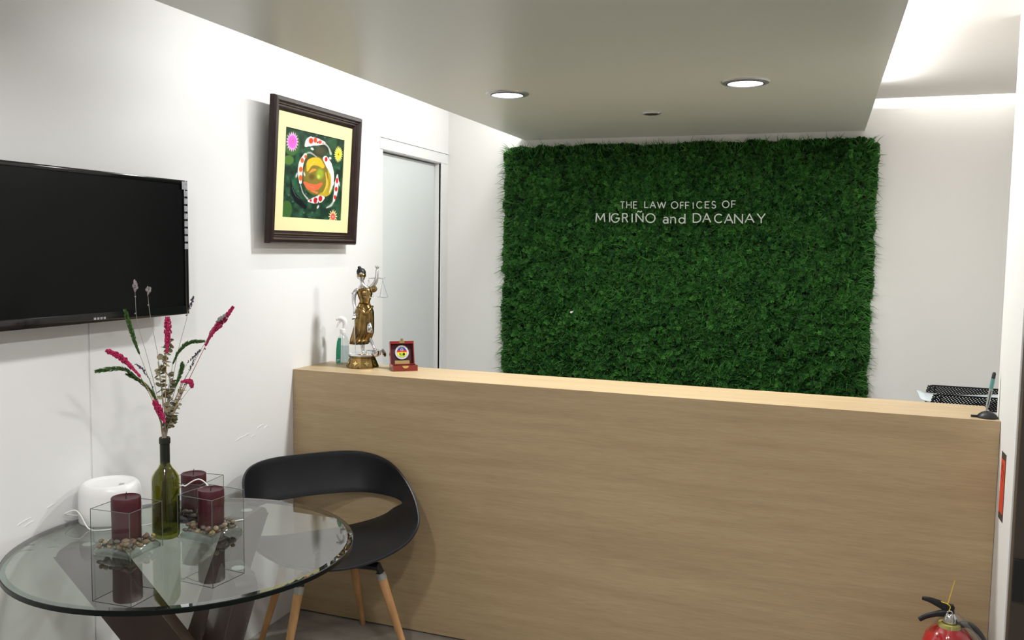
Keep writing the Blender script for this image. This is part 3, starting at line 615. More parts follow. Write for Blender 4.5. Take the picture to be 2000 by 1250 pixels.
# ------------------------------------------------------------------ bottle
BP = Vector((.386, 2.083, TZ))
M_bot = sheet_glass('olive_bottle_glass', (.56, .57, .24), 1.5)
bt = thing('wine_bottle', 'empty dark green wine bottle used as a flower vase on the glass table', 'bottle', BP)
prof = [(0, .022), (.012, .020), (.030, .006), (.035, .001), (.0385, .006), (.0395, .02), (.0395, .172), (.037, .186), (.029, .199), (.0195, .211), (.0145, .222), (.0138, .24), (.0135, .283), (.0155, .284), (.0158, .296), (.0142, .3005)]
inn = [(.0105, .3005), (.0108, .283), (.011, .24), (.0125, .220), (.0175, .209), (.027, .197), (.033, .184), (.0368, .170), (.0368, .02), (.030, .012), (.012, .026), (0, .028)]
bm = BM(); lathe(bm, prof+inn, 40); obj('bottle_glass', bm, M_bot, bt, 'all')
M_neck = mat('bottle_neck_dark_glass', (.008, .010, .006), .22)
obj('dark_neck_layer', lathe(BM(), [(.0142, .225), (.0141, .282), (.0162, .2835), (.0164, .297), (.0148, .3015), (.0142, .3015), (.0140, .225)], 32, closed=True), M_neck, bt, True)  # added opaque layer, stands in for the darker, thicker glass of the neck

# ------------------------------------------------------------------ dried flowers (each stem its own thing, standing in the bottle)
los = Vector((CAM.x-BP.x, CAM.y-BP.y, 0)).normalized()
def fz(p, dep=0):                            # crop coordinates of the bouquet -> world, dep = metres towards the camera
    return at(p[0]*.32, 500+p[1]*.32, Vector(BP)+los*dep, los)
mouth = BP+Vector((0, 0, .298))
def stempath(pts, dep, bot=None):
    n_ = len(pts); P = [fz(p, dep*(1-i/n_)) for i, p in enumerate(pts)]
    j = Vector((RND.uniform(-.006, .006), RND.uniform(-.006, .006), 0)); k = Vector((RND.uniform(-.02, .02), RND.uniform(-.02, .02), 0))
    return smooth_path(P+[mouth+j, BP+Vector((0, 0, .20))+j*.5, BP+Vector((0, 0, .045))+k], 5)
M_mag = mat('magenta_plume', (.36, .012, .075), .8, noise=(150, .4, (1, 1, 1))); M_grn = mat('dyed_green_plume', (.055, .13, .03), .8, noise=(150, .4, (1, 1, 1)))
M_lav = mat('dry_lavender', (.25, .22, .22), .85); M_lavd = mat('dark_lavender', (.07, .055, .085), .85); M_straw = mat('straw_stem', (.42, .27, .12), .6); M_pk = mat('pink_stem', (.45, .16, .13), .6); M_gst = mat('grey_stem', (.28, .26, .22), .7)
M_euc = mat('dry_eucalyptus', (.22, .195, .11), .65, noise=(40, .4, (1, 1, 1)))
def leaflet(bm, p, d, L, w, nrm, droop=.15):
    t = d.cross(nrm).normalized(); m1 = p+d*L*.45; e = p+d*L+nrm*(-droop*L)
    vs = [bm.verts.new(v) for v in (p, m1+t*w/2+nrm*.0006, e, m1-t*w/2+nrm*.0006, m1-nrm*.0012)]
    bm.faces.new((vs[0], vs[1], vs[4])); bm.faces.new((vs[1], vs[2], vs[4])); bm.faces.new((vs[2], vs[3], vs[4])); bm.faces.new((vs[3], vs[0], vs[4]))
def plume(pts, m, rad, dens=26, seed=1, dep=0, bl=.011):
    R = random.Random(seed); P = smooth_path([fz(p, dep) for p in pts], 6); n_ = len(P); bm = BM(); green = bl > .012
    tube(bm, P, [rad*.2]+[rad*(.25 if green else .55)]*3+[rad*.3], 7)
    for i in range(n_-1):
        d = (P[i]-P[i+1]).normalized(); q = i/(n_-1); rr = rad*(.30+1.0*math.sin(PI*min(1, q*1.05+.10)))*(.75+.5*R.random())
        for k in range(dens):
            an = R.uniform(0, 2*PI); s = d.cross(Vector((.3, .5, .8))).normalized(); t = d.cross(s); o_ = s*math.cos(an)+t*math.sin(an)
            if green: leaflet(bm, P[i].lerp(P[i+1], R.random()), (d*1.0+o_*.75).normalized(), bl*(.5+.6*math.sin(PI*min(1, q+.12)))*R.uniform(.7, 1.15), .0034, o_)
            else:
                c = P[i].lerp(P[i+1], R.random())+o_*rr*.75; bmesh.ops.create_icosphere(bm, subdivisions=1, radius=R.uniform(.0016, .0028), matrix=Matrix.Translation(c) @ Matrix.Diagonal((1, 1, 1.3, 1)))
    return bm
def flower(name, label, cat, head_bm, head_name, hm, pts, dep, sm, sr, grp):
    t = thing(name, label, cat, mouth, 0, grp)
    P = [p-mouth for p in stempath(pts, dep)]
    obj('stem', tube(BM(), P, [sr*.6, sr, sr], 6), sm, t, True)
    if head_bm is not None:
        for v in head_bm.verts: v.co -= mouth
        obj(head_name, head_bm, hm, t)
    return t
AG = 'magenta dried plumes in the bottle'; GG = 'green dried plumes in the bottle'; LG = 'dried lavender stems in the bottle'
def amar(lab, pl, st, dep, seed, m=M_mag, rad=.0075, sm=M_straw, grp=AG, nm='dried_amaranth', sr=.0016, bl=.011, dens=26):
    flower(nm, lab, 'dried flower', plume(pl, m, rad, dens, seed, dep, bl), 'plume', m, [pl[-1]]+st, dep, sm, sr, grp)
amar('magenta dried plume leaning far left out of the bottle', [(648, 576), (720, 608), (785, 660), (855, 735)], [(920, 840), (970, 960)], .03, 1)
amar('magenta dried plume standing upright in the middle of the bouquet', [(1022, 372), (1024, 470), (1018, 590)], [(1012, 760), (1008, 950)], .04, 2, rad=.0085)
amar('tall magenta dried plume leaning right in front of the wall', [(1425, 310), (1355, 400), (1300, 460), (1255, 545)], [(1160, 740), (1060, 950)], -.02, 3, sm=M_pk)
amar('short magenta dried plume low at the bottle mouth', [(940, 882), (975, 950), (1005, 1015)], [(1008, 1050)], .04, 4, rad=.0085)
amar('small curled magenta dried flower low on the right of the bouquet', [(1172, 800), (1160, 765), (1105, 768)], [(1085, 880), (1040, 1000)], .02, 5, rad=.0060)
amar('green dried plume bending out lowest on the left', [(590, 704), (680, 690), (770, 696), (860, 765)], [(930, 880)], .02, 6, M_grn, .006, M_gst, GG, 'dried_green_plume', .0012, .0165, 16)
amar('tall green dried plume rising towards the television', [(765, 338), (795, 430), (822, 520), (852, 600)], [(890, 700), (960, 900)], .0, 7, M_grn, .0055, M_gst, GG, 'dried_green_plume', .0012, .0165, 16)
amar('green dried plume arching to the right of the bouquet', [(1238, 520), (1150, 532), (1090, 585), (1055, 660)], [(1030, 800), (1018, 950)], -.01, 8, M_grn, .006, M_gst, GG, 'dried_green_plume', .0012, .015, 16)
amar('short green dried plume right of the brown leafy branch', [(1115, 658), (1098, 725), (1068, 805)], [(1040, 930)], .02, 9, M_grn, .0065, M_gst, GG, 'dried_green_plume', .0012, .016, 16)
amar('dark green dried plume low left behind the magenta stem', [(780, 722), (850, 760), (925, 830), (960, 900)], [(990, 980)], .01, 10, M_grn, .006, M_gst, GG, 'dried_green_plume', .0012, .015, 16)
def lav(lab, hd, st, dep, m, seed, rad=.0045, extra=(), n_=26):
    R = random.Random(seed); bm = BM(); P = smooth_path([fz(p, dep) for p in hd], 5)
    for k in range(n_):
        q = k/(n_-1)*(len(P)-1); i = min(int(q), len(P)-2); c = P[i].lerp(P[i+1], q-i); rr = rad*(.45+.75*math.sin(PI*(.15+.8*k/n_)))
        o_ = Vector((R.uniform(-1, 1), R.uniform(-1, 1), R.uniform(-.4, .4)))*rr*.75; bmesh.ops.create_icosphere(bm, subdivisions=1, radius=rr*.48, matrix=Matrix.Translation(c+o_) @ Matrix.Diagonal((1, 1, 1.4, 1)))
    buds = []
    for e in extra:
        b_ = BM(); c_ = fz(e, dep); buds.append(b_)
        for k in range(4): bmesh.ops.create_icosphere(b_, subdivisions=1, radius=.0021, matrix=Matrix.Translation(c_-mouth+Vector((R.uniform(-1, 1), R.uniform(-1, 1), R.uniform(-1, 1)))*.0014))
    t = flower('dried_lavender', lab, 'dried flower', bm, 'flower_head', m, [hd[-1]]+st, dep, M_gst, .0009, LG)
    for b_ in buds: obj('bud', b_, m, t)
lav('tallest pale dried lavender against the television', [(822, 150), (825, 185), (824, 215)], [(838, 400), (900, 620), (960, 860)], -.03, M_lav, 1, .0066, ((825, 248), (848, 440), (826, 350)))
lav('second pale dried lavender against the television, slightly shorter', [(903, 190), (903, 212), (902, 235)], [(918, 370), (965, 620), (990, 860)], -.04, M_lav, 2, .0062, ((905, 300),))
lav('dark dried lavender beside the lower right corner of the television', [(1182, 245), (1168, 285), (1150, 328)], [(1135, 400), (1085, 590), (1040, 850)], -.03, M_lavd, 3, .0044, ((1140, 362),))
lav('dark dried lavender leaning right under the green arching plume', [(1225, 572), (1190, 605), (1145, 652)], [(1095, 740), (1045, 900)], .0, M_lavd, 4, .0042, ((1250, 566),))
lav('dark dried lavender lying along the right magenta stem', [(1190, 618), (1170, 665), (1155, 700)], [(1100, 800), (1040, 950)], .01, M_lavd, 5, .0032)
lav('dark dried lavender leaning left beneath the left magenta plume', [(828, 660), (868, 690), (912, 748)], [(950, 850), (985, 960)], .02, M_lavd, 6, .0042, ((930, 800),))
lav('grey dried lavender tucked into the tall right magenta plume', [(1380, 358), (1350, 380), (1322, 402)], [(1245, 540), (1130, 750), (1050, 930)], .0, M_lav, 7, .0060)
flower('dried_lavender', 'bare thin dried stem low on the right of the bouquet', 'dried flower', None, '', None, [(1165, 802), (1085, 915)], .01, M_gst, .0008, LG)
def euc(lab, pts, dep, seed, size, n_):
    R = random.Random(seed); P = smooth_path([fz(p, dep) for p in pts], 8); t = thing('dried_eucalyptus', lab, 'dried branch', mouth, 0, 'brown dried branches in the bottle')
    obj('stem', tube(BM(), [p-mouth for p in P]+[Vector((.002, .001, 0)), Vector((0, 0, -.10)), Vector((.01, 0, -.25))], .0016, 6), M_gst, t, True)
    for k in range(n_):
        q = R.uniform(0, 1)**.9*(len(P)-1); i = min(int(q), len(P)-2); c = P[i].lerp(P[i+1], q-i)-mouth; an = R.uniform(0, 6.28); d = Vector((math.cos(an), math.sin(an), R.uniform(-.5, .9))).normalized()
        nrm = d.cross(Vector((-d.y+R.uniform(-.3, .3), d.x+R.uniform(-.3, .3), R.uniform(-1.6, 1.6)))).normalized(); s = size*R.uniform(.7, 1.2)*(.75+.25*q/len(P)); tt = d.cross(nrm).normalized(); bm = BM()
        ring = [bm.verts.new(c+d*(.002+s*.5+s*.5*math.cos(a))+tt*(s*.46*math.sin(a))+nrm*(-.10*s*math.cos(a))) for a in [2*PI*j/9 for j in range(9)]]; m_ = bm.verts.new(c+d*s*.5-nrm*.08*s)
        for j in range(9): bm.faces.new((ring[j], ring[(j+1) % 9], m_))
        obj('leaf', bm, M_euc, t)
euc('brown dried leafy branch in the middle of the bouquet', [(1050, 508), (1010, 590), (1000, 680), (1040, 760), (1030, 880), (1045, 980), (1020, 1050)], .0, 4, .021, 110)
euc('short brown dried branch on the right of the bouquet', [(1128, 780), (1095, 870), (1060, 960), (1020, 1055)], .01, 9, .016, 34)
euc('small brown dried sprig bunched left of the middle branch', [(965, 645), (975, 720), (985, 800), (1005, 950)], .02, 12, .018, 26)

# ------------------------------------------------------------------ router and cable
rt_ = thing('wifi_router', 'round white router on the back of the glass table', 'router', (.106, 2.156, TZ))
h = .122; R0 = .0925
bm = BM(); lathe(bm, [(0, 0), (R0*.96, 0), (R0, .004), (R0*1.0, .05), (R0*.985, h-.030), (R0*.955, h-.016), (R0*.90, h-.006), (R0*.83, h-.001), (R0*.76, h), (R0*.70, h-.003), (R0*.5, h-.005), (0, h-.006)], 48)
obj('body', bm, M_white, rt_, 'all')
M_logo = mat('grey_print', (.42, .42, .43), .5)
obj('badge', box(BM(), .030, .044, -.048, -.026, h-.0035, h-.0022), M_logo, rt_, rot=(0, 0, math.radians(38)))
cb = BM()
g0 = TZ+.0025
vx = lambda px, py, X: at(px, py, (X, 0, 0), (1, 0, 0))
vp = lambda px, py: at(px, py, (.425, 2.150, TZ), los)
tube(cb, smooth_path([(.020, 2.115, TZ+.012), vx(127, 1005, .016), vx(136, 999, .030), vx(148, 997, .050), vx(158, 1007, .080), (.127, 2.046, TZ+.004), (.172, 2.052, g0), (.222, 2.110, g0), (.262, 2.150, g0), (.310, 2.150, TZ+.03), vp(350, 953), vp(362, 949), vp(376, 940), vp(389, 936), vp(401, 943), vp(408, 953), (.445, 2.222, TZ+.10), (.450, 2.235, TZ+.03), (.455, 2.245, g0), (.50, 2.30, g0)], 8), .0020, 8)
tag(obj('power_cable', cb, M_white, None, True), 'thin white cable looping left of the router and arching up behind the right candle', 'cable')

# ------------------------------------------------------------------ statue of justice
SP = Vector((.243, 3.530, CT)); sl = Vector((CAM.x-SP.x, CAM.y-SP.y, 0)).normalized()
st = thing('justice_statue', 'gold and silver figurine of blindfolded woman holding scales and sword on the counter', 'figurine', SP)
KP = 434.0
def sp(px, py, dep=0): return at(px, py, SP+sl*dep, sl)-SP
sr_ = Vector((-sl.y, sl.x, 0))                # to the viewer's right
base_c = Vector((0, 0, 0))
def octo(rad, z, n=8, ph=PI/8, rnd=0): return [Vector((rad*math.cos(2*PI*k/n+ph), rad*math.sin(2*PI*k/n+ph), z)) for k in range(n)]
bm = BM(); loft(bm, [octo(.072, 0), octo(.074, .004), octo(.073, .010), octo(.060, .040), octo(.058, .046), octo(.062, .049), octo(.062, .052)])
pd = obj('pedestal', bm, M_gold, st)
for k in range(8):
    a = 2*PI*k/8; c = Vector((math.cos(a), math.sin(a), 0)); t = Vector((-c.y, c.x, 0)); up = (Vector((0, 0, .03))-c*.0122).normalized(); cc = c*.0625+Vector((0, 0, .024)); pts = []
    for j in range(8): rr = .0135 if j % 2 == 0 else .006; b = PI/2+2*PI*j/8; pts.append(cc+(t*math.cos(b)+up*math.sin(b))*rr)
    obj('star', prism(BM(), pts, c*.003), M_brass, pd)
bm = BM(); loft(bm, [octo(.060, .052), octo(.066, .056), octo(.065, .062), octo(.058, .066)]); obj('plinth_top', bm, M_chrome, st)
M_sil = mat('silver_skin', (.62, .62, .63), .25, 1); M_hair = mat('dark_hair', (.03, .032, .035), .45, .6)
# body: one continuous silver surface (neck, shoulders, arms, legs) ; gown and hair on top
bm = BM()
# torso + neck
def ring(px, py, rx, ry, n=20, dep=0, fold=0, nf=7, ph=0):
    c = sp(px, py, dep); out = []
    for k in range(n):
        a = 2*PI*k/n; f = 1+fold*math.cos(nf*a+ph); out.append(c+sr_*(rx/KP*f*math.cos(a))+sl*(ry/KP*f*math.sin(a)))
    return out
loft(bm, [ring(711, 600, 11, 8), ring(712, 588, 9, 7), ring(712, 576, 12, 8.5), ring(712, 566, 14, 8), ring(711, 560, 11, 7), ring(708, 556, 5, 5), ring(706.5, 549, 3.6, 3.8), ring(706, 544, 4.2, 5)])
# head with chin, nose
loft(bm, [ring(706.5, 549, 2.5, 3, 16, .004), ring(706.5, 546.5, 5.0, 5.5, 16, .003), ring(706, 542, 7.4, 8, 16, .001), ring(705.8, 537, 8.3, 9, 16), ring(705.5, 531, 8.2, 9, 16), ring(705.2, 527, 6.2, 7, 16), ring(705, 524.5, 2.5, 3, 16)])
c = sp(707.5, 541, .021); ball(bm, c, .0026, .8, .8, 1.5, 8)
def limb(P, R): tube(bm, smooth_path(P, 5), [r/KP for r in R], 12)
limb([sp(699, 566, 0), sp(692, 573, .006), sp(691, 590, .012), sp(693, 603, .020), sp(692, 612, .024)], [4.5, 4.6, 3.7, 2.9, 2.6])      # left arm
limb([sp(723, 563, 0), sp(729, 557, .014), sp(734, 549, .022), sp(736, 538, .022), sp(736, 527, .020)], [4.8, 4.6, 3.8, 3.0, 2.4])    # raised arm
limb([sp(709, 650, 0), sp(708, 672, .0), sp(709, 684, .0), sp(709.5, 690, .004)], [5.2, 4.0, 2.7, 2.8])       # standing leg
limb([sp(718, 620, .006), sp(722, 642, .008), sp(721, 656, .004), sp(728, 674, .008), sp(731, 681, .014)], [7.2, 6.0, 4.4, 2.6, 2.6])  # bent leg
for fx_, fy_, dp in ((710, 691, .010), (733, 682.5, .024)): ball(bm, sp(fx_, fy_, dp), .006, 1.1, 1.9, .62, 10)
for hx, hy, dp in ((692, 615, .026), (736, 523, .019)):
    ball(bm, sp(hx, hy, dp), .0062, 1, .8, 1.15, 10)
    for k in range(4): tube(bm, smooth_path([sp(hx-2.6+1.6*k, hy+(1 if hy > 600 else -1), dp+.002), sp(hx-2.6+1.6*k, hy+(5 if hy > 600 else -4.2+.4*abs(k-1.5)), dp+.007), sp(hx-2.2+1.5*k, hy+(6.5 if hy > 600 else -1.5), dp+.010)], 3), [.0019, .0018, .0014], 6)
    tube(bm, [sp(hx+3, hy+1, dp), sp(hx+4.5, hy-2, dp+.006)], [.002, .0016], 6)
fig = obj('figure', bm, M_sil, st, 'all')
# gown: bodice, belt, long skirt with folds, hem drawn to the left
bm = BM(); N_ = 48
loft(bm, [ring(711, 597, 12.2, 9.2, N_), ring(712.5, 588, 10.2, 8.2, N_), ring(712.5, 580, 13, 10, N_, .002, .03, 9), ring(712.5, 572, 14.8, 11, N_, .003, .05, 2, 0), ring(713, 566, 14.6, 10, N_, .001, .03, 5), ring(714, 561, 11, 7.5, N_)]); obj('bodice', bm, M_gold, st, 'all')
bm = BM()
loft(bm, [ring(711.5, 592, 11.2, 9, N_), ring(712, 600, 15, 11.5, N_, 0, .02, 7), ring(712.5, 608, 17, 13, N_, 0, .05, 11), ring(712, 620, 17.6, 14, N_, 0, .07, 13), ring(711, 635, 18.5, 14.5, N_, 0, .085, 13, .4), ring(709, 650, 20, 15, N_, 0, .10, 13, .8), ring(705.5, 661, 19.5, 13.5, N_, -.003, .11, 13, 1.2), ring(701, 672, 16.8, 12.5, N_, -.008, .12, 13, 1.5), ring(700.5, 671, 14.5, 10.5, N_, -.008, .12, 13, 1.5), ring(704, 655, 13, 10, N_, -.004, .1, 13, .9)]); obj('skirt', bm, M_gold, st, 'all')
bm = BM(); tube(bm, smooth_path([sp(698, 600, .012), sp(706, 606, .032), sp(713, 612, .036), sp(721, 606, .032), sp(728, 598, .012)], 6), [2.2/KP, 3.4/KP, 4.2/KP, 3.4/KP, 2.2/KP], 10); obj('sash', bm, M_gold, st, True)
bm = BM(); tube(bm, smooth_path([sp(723, 566, 0), sp(730, 564, .014), sp(734, 561, .018)], 4), [6.5/KP, 7.2/KP, 4.8/KP], 14); obj('sleeve', bm, M_gold, st, True)
bm = BM(); tube(bm, [sp(695, 572, .004), sp(688.5, 575.5, .007)], [4.2/KP, 3.8/KP], 12); obj('armlet', bm, M_hair, st, True)
bm = BM(); loft(bm, [ring(722, 650, 6.6, 4.0, 16, .030), ring(722, 640, 5.6, 3.6, 16, .034), ring(721, 630, 3.6, 2.4, 16, .030)]); obj('bare_knee', bm, M_sil, st, 'all')
bm = BM(); loft(bm, [ring(705.8, 536, 8.9, 9.3, 20, -.0015), ring(705.4, 530, 9.2, 9.8, 20, -.0015), ring(705, 525.5, 7.0, 7.6, 20, -.002), ring(705, 523.3, 3.0, 3.4, 20, -.003)]); ball(bm, sp(702.0, 522.6, -.006), .0085, 1, 1, .8, 14); ball(bm, sp(703.5, 540, -.010), .0145, 1, .9, 1, 12); obj('hair', bm, M_hair, st, 'all')
bm = BM(); loft(bm, [ring(706, 540.5, 8.9, 9.2, 20, .0016), ring(705.8, 534.5, 9.0, 9.7, 20, .0016)]); obj('blindfold', bm, M_gold, st, 'all')
bm = BM(); tube(bm, [sp(692, 622, .028), sp(694.5, 690, .034)], [1.7/KP, 1.0/KP], 6, .45); obj('sword_blade', bm, M_chrome, st)
bm = BM(); tube(bm, [sp(687.5, 623.5, .028), sp(697, 621, .028)], 1.1/KP, 8); tube(bm, [sp(692, 622, .028), sp(691.8, 609, .027)], 1.0/KP, 8); obj('sword_hilt', bm, M_hair, st, True)
bm = BM(); tube(bm, [sp(720, 544, .030), sp(736, 542.5, .024), sp(751.5, 544.5, .018)], [.0016, .0024, .0016], 8); tube(bm, [sp(736, 542, .024), sp(736.5, 524, .022)], .0011, 8); ball(bm, sp(751.5, 542, .018), .0022); obj('scale_beam', bm, M_chrome, st, True)
for bx, by, px_, dp in ((751-4, 548, 747, .018), (720, 546, 719.5, .030)):
    c = sp(px_, 580.5, dp); bm = BM(); lathe(bm, [(0, -.003), (.016, -.0015), (.0245, .0015), (.0245, .0025), (.015, 0), (0, -.0015)], 26, c.x, c.y); 
    for v in bm.verts: v.co.z += c.z
    pan = obj('scale_pan', bm, M_chrome, st, True); bm = BM(); tp = sp(bx, by, dp)
    for k in range(3): a = 2*PI*k/3+.5; tube(bm, [tp, c+Vector((.023*math.cos(a), .023*math.sin(a), .002))], .0009, 5)
    tube(bm, [tp, sp(bx, by-4, dp)], .0009, 5); obj('chain', bm, M_chrome, pan)
bm = BM(); c = sp(729, 688, .004); m0 = c.z
prof = [(0, -.018), (.028, -.018), (.036, -.011), (.0375, -.002), (.035, .004), (.036, .010), (.032, .012), (0, .012)]
lathe(bm, [(r, z+m0) for r, z in prof], 28, c.x, c.y, 1, .8); obj('silver_bowl', bm, M_chrome, st, True)
bm = BM(); lathe(bm, [(0, -.004), (.010, -.004), (.021, 0), (.0215, .002), (.009, .001), (0, .001)], 24)
o = obj('serpent_disc', bm, M_chrome, st, True, loc=sp(748.5, 689, .008)); o.rotation_euler = (0, math.radians(72), math.atan2(sr_.y, sr_.x)+.5)

# ------------------------------------------------------------------ medal in its box
BX = thing('medal_case', 'open red lacquered presentation box with round medal and brass plate on the counter', 'box', (.450, 3.530, CT), math.radians(38))
M_lac = mat('red_lacquer', (.20, .016, .014), .16, coat=.6); M_vel = mat('maroon_velvet', (.05, .006, .010), .8)
BX.scale = (.95, .95, .97)
w2, dp_, hb = .058, .050, .027; ww = .005
bm = BM(); box(bm, -w2, w2, -dp_, -dp_+ww, 0, hb, .0008); box(bm, -w2, w2, dp_-ww, dp_, 0, hb, .0008); box(bm, -w2, -w2+ww, -dp_+ww, dp_-ww, 0, hb, .0008); box(bm, w2-ww, w2, -dp_+ww, dp_-ww, 0, hb, .0008); box(bm, -w2+ww, w2-ww, -dp_+ww, dp_-ww, 0, .004)
bs = obj('base', bm, M_lac, BX); obj('lining', box(BM(), -w2+ww, w2-ww, -dp_+ww, dp_-ww, .004, .010), M_vel, BX)
ld = obj('lid', BM(), M_lac, BX); bm = BM(); lh = .112; ld_d = .024
box(bm, -w2, w2, -.005, 0, 0, lh, .0008); box(bm, -w2, w2, -ld_d, -.005, lh-.013, lh, .0008); box(bm, -w2, -w2+ww, -ld_d, -.005, 0, lh-.013, .0008); box(bm, w2-ww, w2, -ld_d, -.005, 0, lh-.013, .0008); box(bm, -w2+ww, w2-ww, -ld_d, -.005, 0, ww)
bmesh.ops.recalc_face_normals(bm, faces=bm.faces[:]); bm.to_mesh(ld.data); bm.free(); ld.location = (0, dp_-.010, hb-.012); ld.rotation_euler = (math.radians(-14), 0, 0)
obj('lining', box(BM(), -w2+ww, w2-ww, -.009, -.005, ww, lh-.013), M_vel, ld)
obj('hook', prism(BM(), [Vector((x, -ld_d-.0002, z)) for x, z in ((-.013, lh-.010), (.013, lh-.010), (.012, lh-.002), (.009, lh), (.008, lh+.006), (.004, lh+.012), (-.004, lh+.012), (-.008, lh+.006), (-.009, lh), (-.012, lh-.002))], (0, -.002, 0)), M_brass, ld)
obj('hook_pin', lathe(BM(), [(0, 0), (.0022, 0), (.0022, .002), (0, .002)], 10), M_black, ld, loc=(0, -ld_d-.0022, lh+.004), rot=(PI/2, 0, 0))
obj('clasp', prism(BM(), [Vector((.015*math.cos(a), -dp_-.0001, hb-.002+.012*math.sin(a))) for a in [PI+PI*k/12 for k in range(13)]], (0, -.0018, 0)), M_brass, bs)
obj('name_plate', box(BM(), -.034, .036, -.0105, -.009, .006, .022, .0004), mat('brass_plate', (.50, .36, .16), .35, .8), ld)
def medal(u, v):
    x = u*2-1; y = 1-v*2; r = np.hypot(x, y); c = np.zeros(u.shape+(3,)); c[:] = lin((205, 205, 215)); inn_ = r < .76
    def put(m_, col): c[m_] = lin(col)
    put(inn_ & (y > .28), (38, 60, 150)); put(inn_ & (y <= .32) & (y > .0), (196, 44, 34)); put(inn_ & (y <= .0), (226, 208, 50)); put(inn_ & (y <= -.15) & (np.abs(x) < .2), (150, 170, 60)); put(inn_ & (y > -.45) & (y < -.1) & (np.abs(x+.3) < .07), (70, 96, 40))
    put(inn_ & (np.hypot((x-.3)/.20, (y+.28)/.22) < 1), (22, 60, 26)); put(inn_ & (np.hypot(x, y-.42) < .26), (150, 150, 165)); put(inn_ & (np.hypot(x, y-.42) < .16), (120, 110, 110)); put(inn_ & (y < -.5), (176, 190, 80))
    put((r > .76) & (r < .80), (90, 90, 110)); put((r > .8) & (r < .96) & (np.sin(np.arctan2(y, x)*22) > .3) & (r > .84) & (r < .92), (140, 140, 150)); return c
mo = lathe(BM(), [(0, 0), (.034, 0), (.0345, .001), (.034, .0035), (.032, .0035), (.031, .003), (0, .003)], 44)
md = obj('medal', mo, M_chrome, ld, True, loc=(.001, -.009, .060), rot=(PI/2, 0, 0))
me = color_grid('enamel', .062, .062, 60, 60, medal, M_print); bm = BM(); bm.from_mesh(me)
bmesh.ops.delete(bm, geom=[f for f in bm.faces if math.hypot(f.calc_center_median().x-.031, f.calc_center_median().z+.031) > .0312], context='FACES')
bm.to_mesh(me); bm.free(); obj('enamel_face', me, None, md, loc=(-.031, .031, .0032), rot=(-PI/2, 0, 0))

# ------------------------------------------------------------------ spray bottle
SB = Vector((.104, 3.593, CT)); bl_ = Vector((CAM.x-SB.x, CAM.y-SB.y, 0)).normalized(); br = Vector((-bl_.y, bl_.x, 0))
sb = thing('spray_bottle', 'clear spray bottle with white trigger and green label in the counter corner', 'bottle', SB, math.atan2(br.y, br.x))
M_clear = sheet_glass('clear_plastic', (.86, .89, .89), 1.5, .08); M_teal = mat('green_label', (.03, .30, .19), .45); M_trig = mat('white_trigger', (.84, .84, .85), .35)
def rr(hw_, hd, z, n_=24, e=.55):
    return [Vector((hw_*math.copysign(abs(math.cos(a))**e, math.cos(a)), hd*math.copysign(abs(math.sin(a))**e, math.sin(a)), z)) for a in [2*PI*k/n_ for k in range(n_)]]
bm = BM(); loft(bm, [rr(.030, .020, 0), rr(.031, .021, .003), rr(.030, .020, .07), rr(.0275, .019, .105), rr(.022, .017, .125), rr(.013, .013, .137), rr(.012, .012, .145)]); obj('bottle_body', bm, M_clear, sb, 'all')
bm = BM(); loft(bm, [rr(.028, .018, .003), rr(.028, .018, .085)]); obj('liquid', bm, sheet_glass('clear_liquid', (.80, .84, .85), 1.33), sb, 'all')
bm = BM(); lab_pts = [(-.0318, .006), (-.010, .006), (-.008, .13*.95), (-.020, .124), (-.027, .105), (-.0308, .06)]
prism(bm, [Vector((x, -.0216, z)) for x, z in lab_pts], (0, -.0006, 0)); obj('label', bm, M_teal, sb)
bm = BM()
for k in range(3): box(bm, -.029+.006*k, -.0265+.006*k, -.0228, -.0223, .012+.004*k, .016+.004*k)
box(bm, -.028, -.014, -.0228, -.0223, .020, .0225); obj('label_print', bm, M_white, sb)
bm = BM(); loft(bm, [rr(.0135, .0135, .143, 20, 1), rr(.0145, .0145, .146, 20, 1), rr(.0135, .0135, .163, 20, 1), rr(.010, .010, .166, 20, 1)]); obj('collar', bm, M_trig, sb, True)
bm = BM(); tube(bm, smooth_path([(.004, 0, .160), (.010, 0, .182), (.007, 0, .203), (-.006, 0, .213), (-.020, 0, .210)], 5), [.009, .011, .013, .011, .007], 12); tube(bm, [(-.018, 0, .211), (-.030, 0, .206)], [.006, .005], 10); sh_ = obj('spray_head', bm, M_trig, sb, 'all')
bm = BM(); tube(bm, smooth_path([(-.010, 0, .203), (-.020, 0, .188), (-.027, 0, .168)], 5), [.0045, .0042, .003], 8, 1.4); obj('trigger', bm, M_trig, sb, True)
obj('dip_tube', tube(BM(), [(0, 0, .145), (.002, 0, .006)], .0015, 6), M_trig, sb)

# ------------------------------------------------------------------ pen stand on the counter
PS = Vector((2.752, 3.320, CT)); 
ps = thing('pen_stand', 'black plastic pen stand base at the right end of the counter', 'pen stand', PS)
obj('dome', lathe(BM(), [(.052, 0), (.052, .004), (.044, .012), (.030, .019), (.016, .023), (.010, .024), (.006, .020), (0, .019)], 36), M_black, ps, 'all')
obj('tab', prism(BM(), [Vector((x, y, .0)) for x, y in ((-.045, -.010), (-.075, -.012), (-.082, -.006), (-.080, .002), (-.045, .008))], (0, 0, .008)), M_black, ps)
ps.scale = (.62, .62, 1)
pl_ = Vector((CAM.x-PS.x, CAM.y-PS.y, 0)).normalized()
p0 = PS+Vector((-.004, 0, .022)); p1 = at(1942.5, 727, p0, (0, 1, 0))
pn = thing('pen', 'clear and teal ballpoint pen standing upright in the black stand', 'pen', p0); dv = p1-p0
M_teal2 = mat('teal_pen_plastic', (.10, .28, .26), .25); M_cl = mat('pen_clear_plastic', (.30, .33, .32), .12, spec=.7)
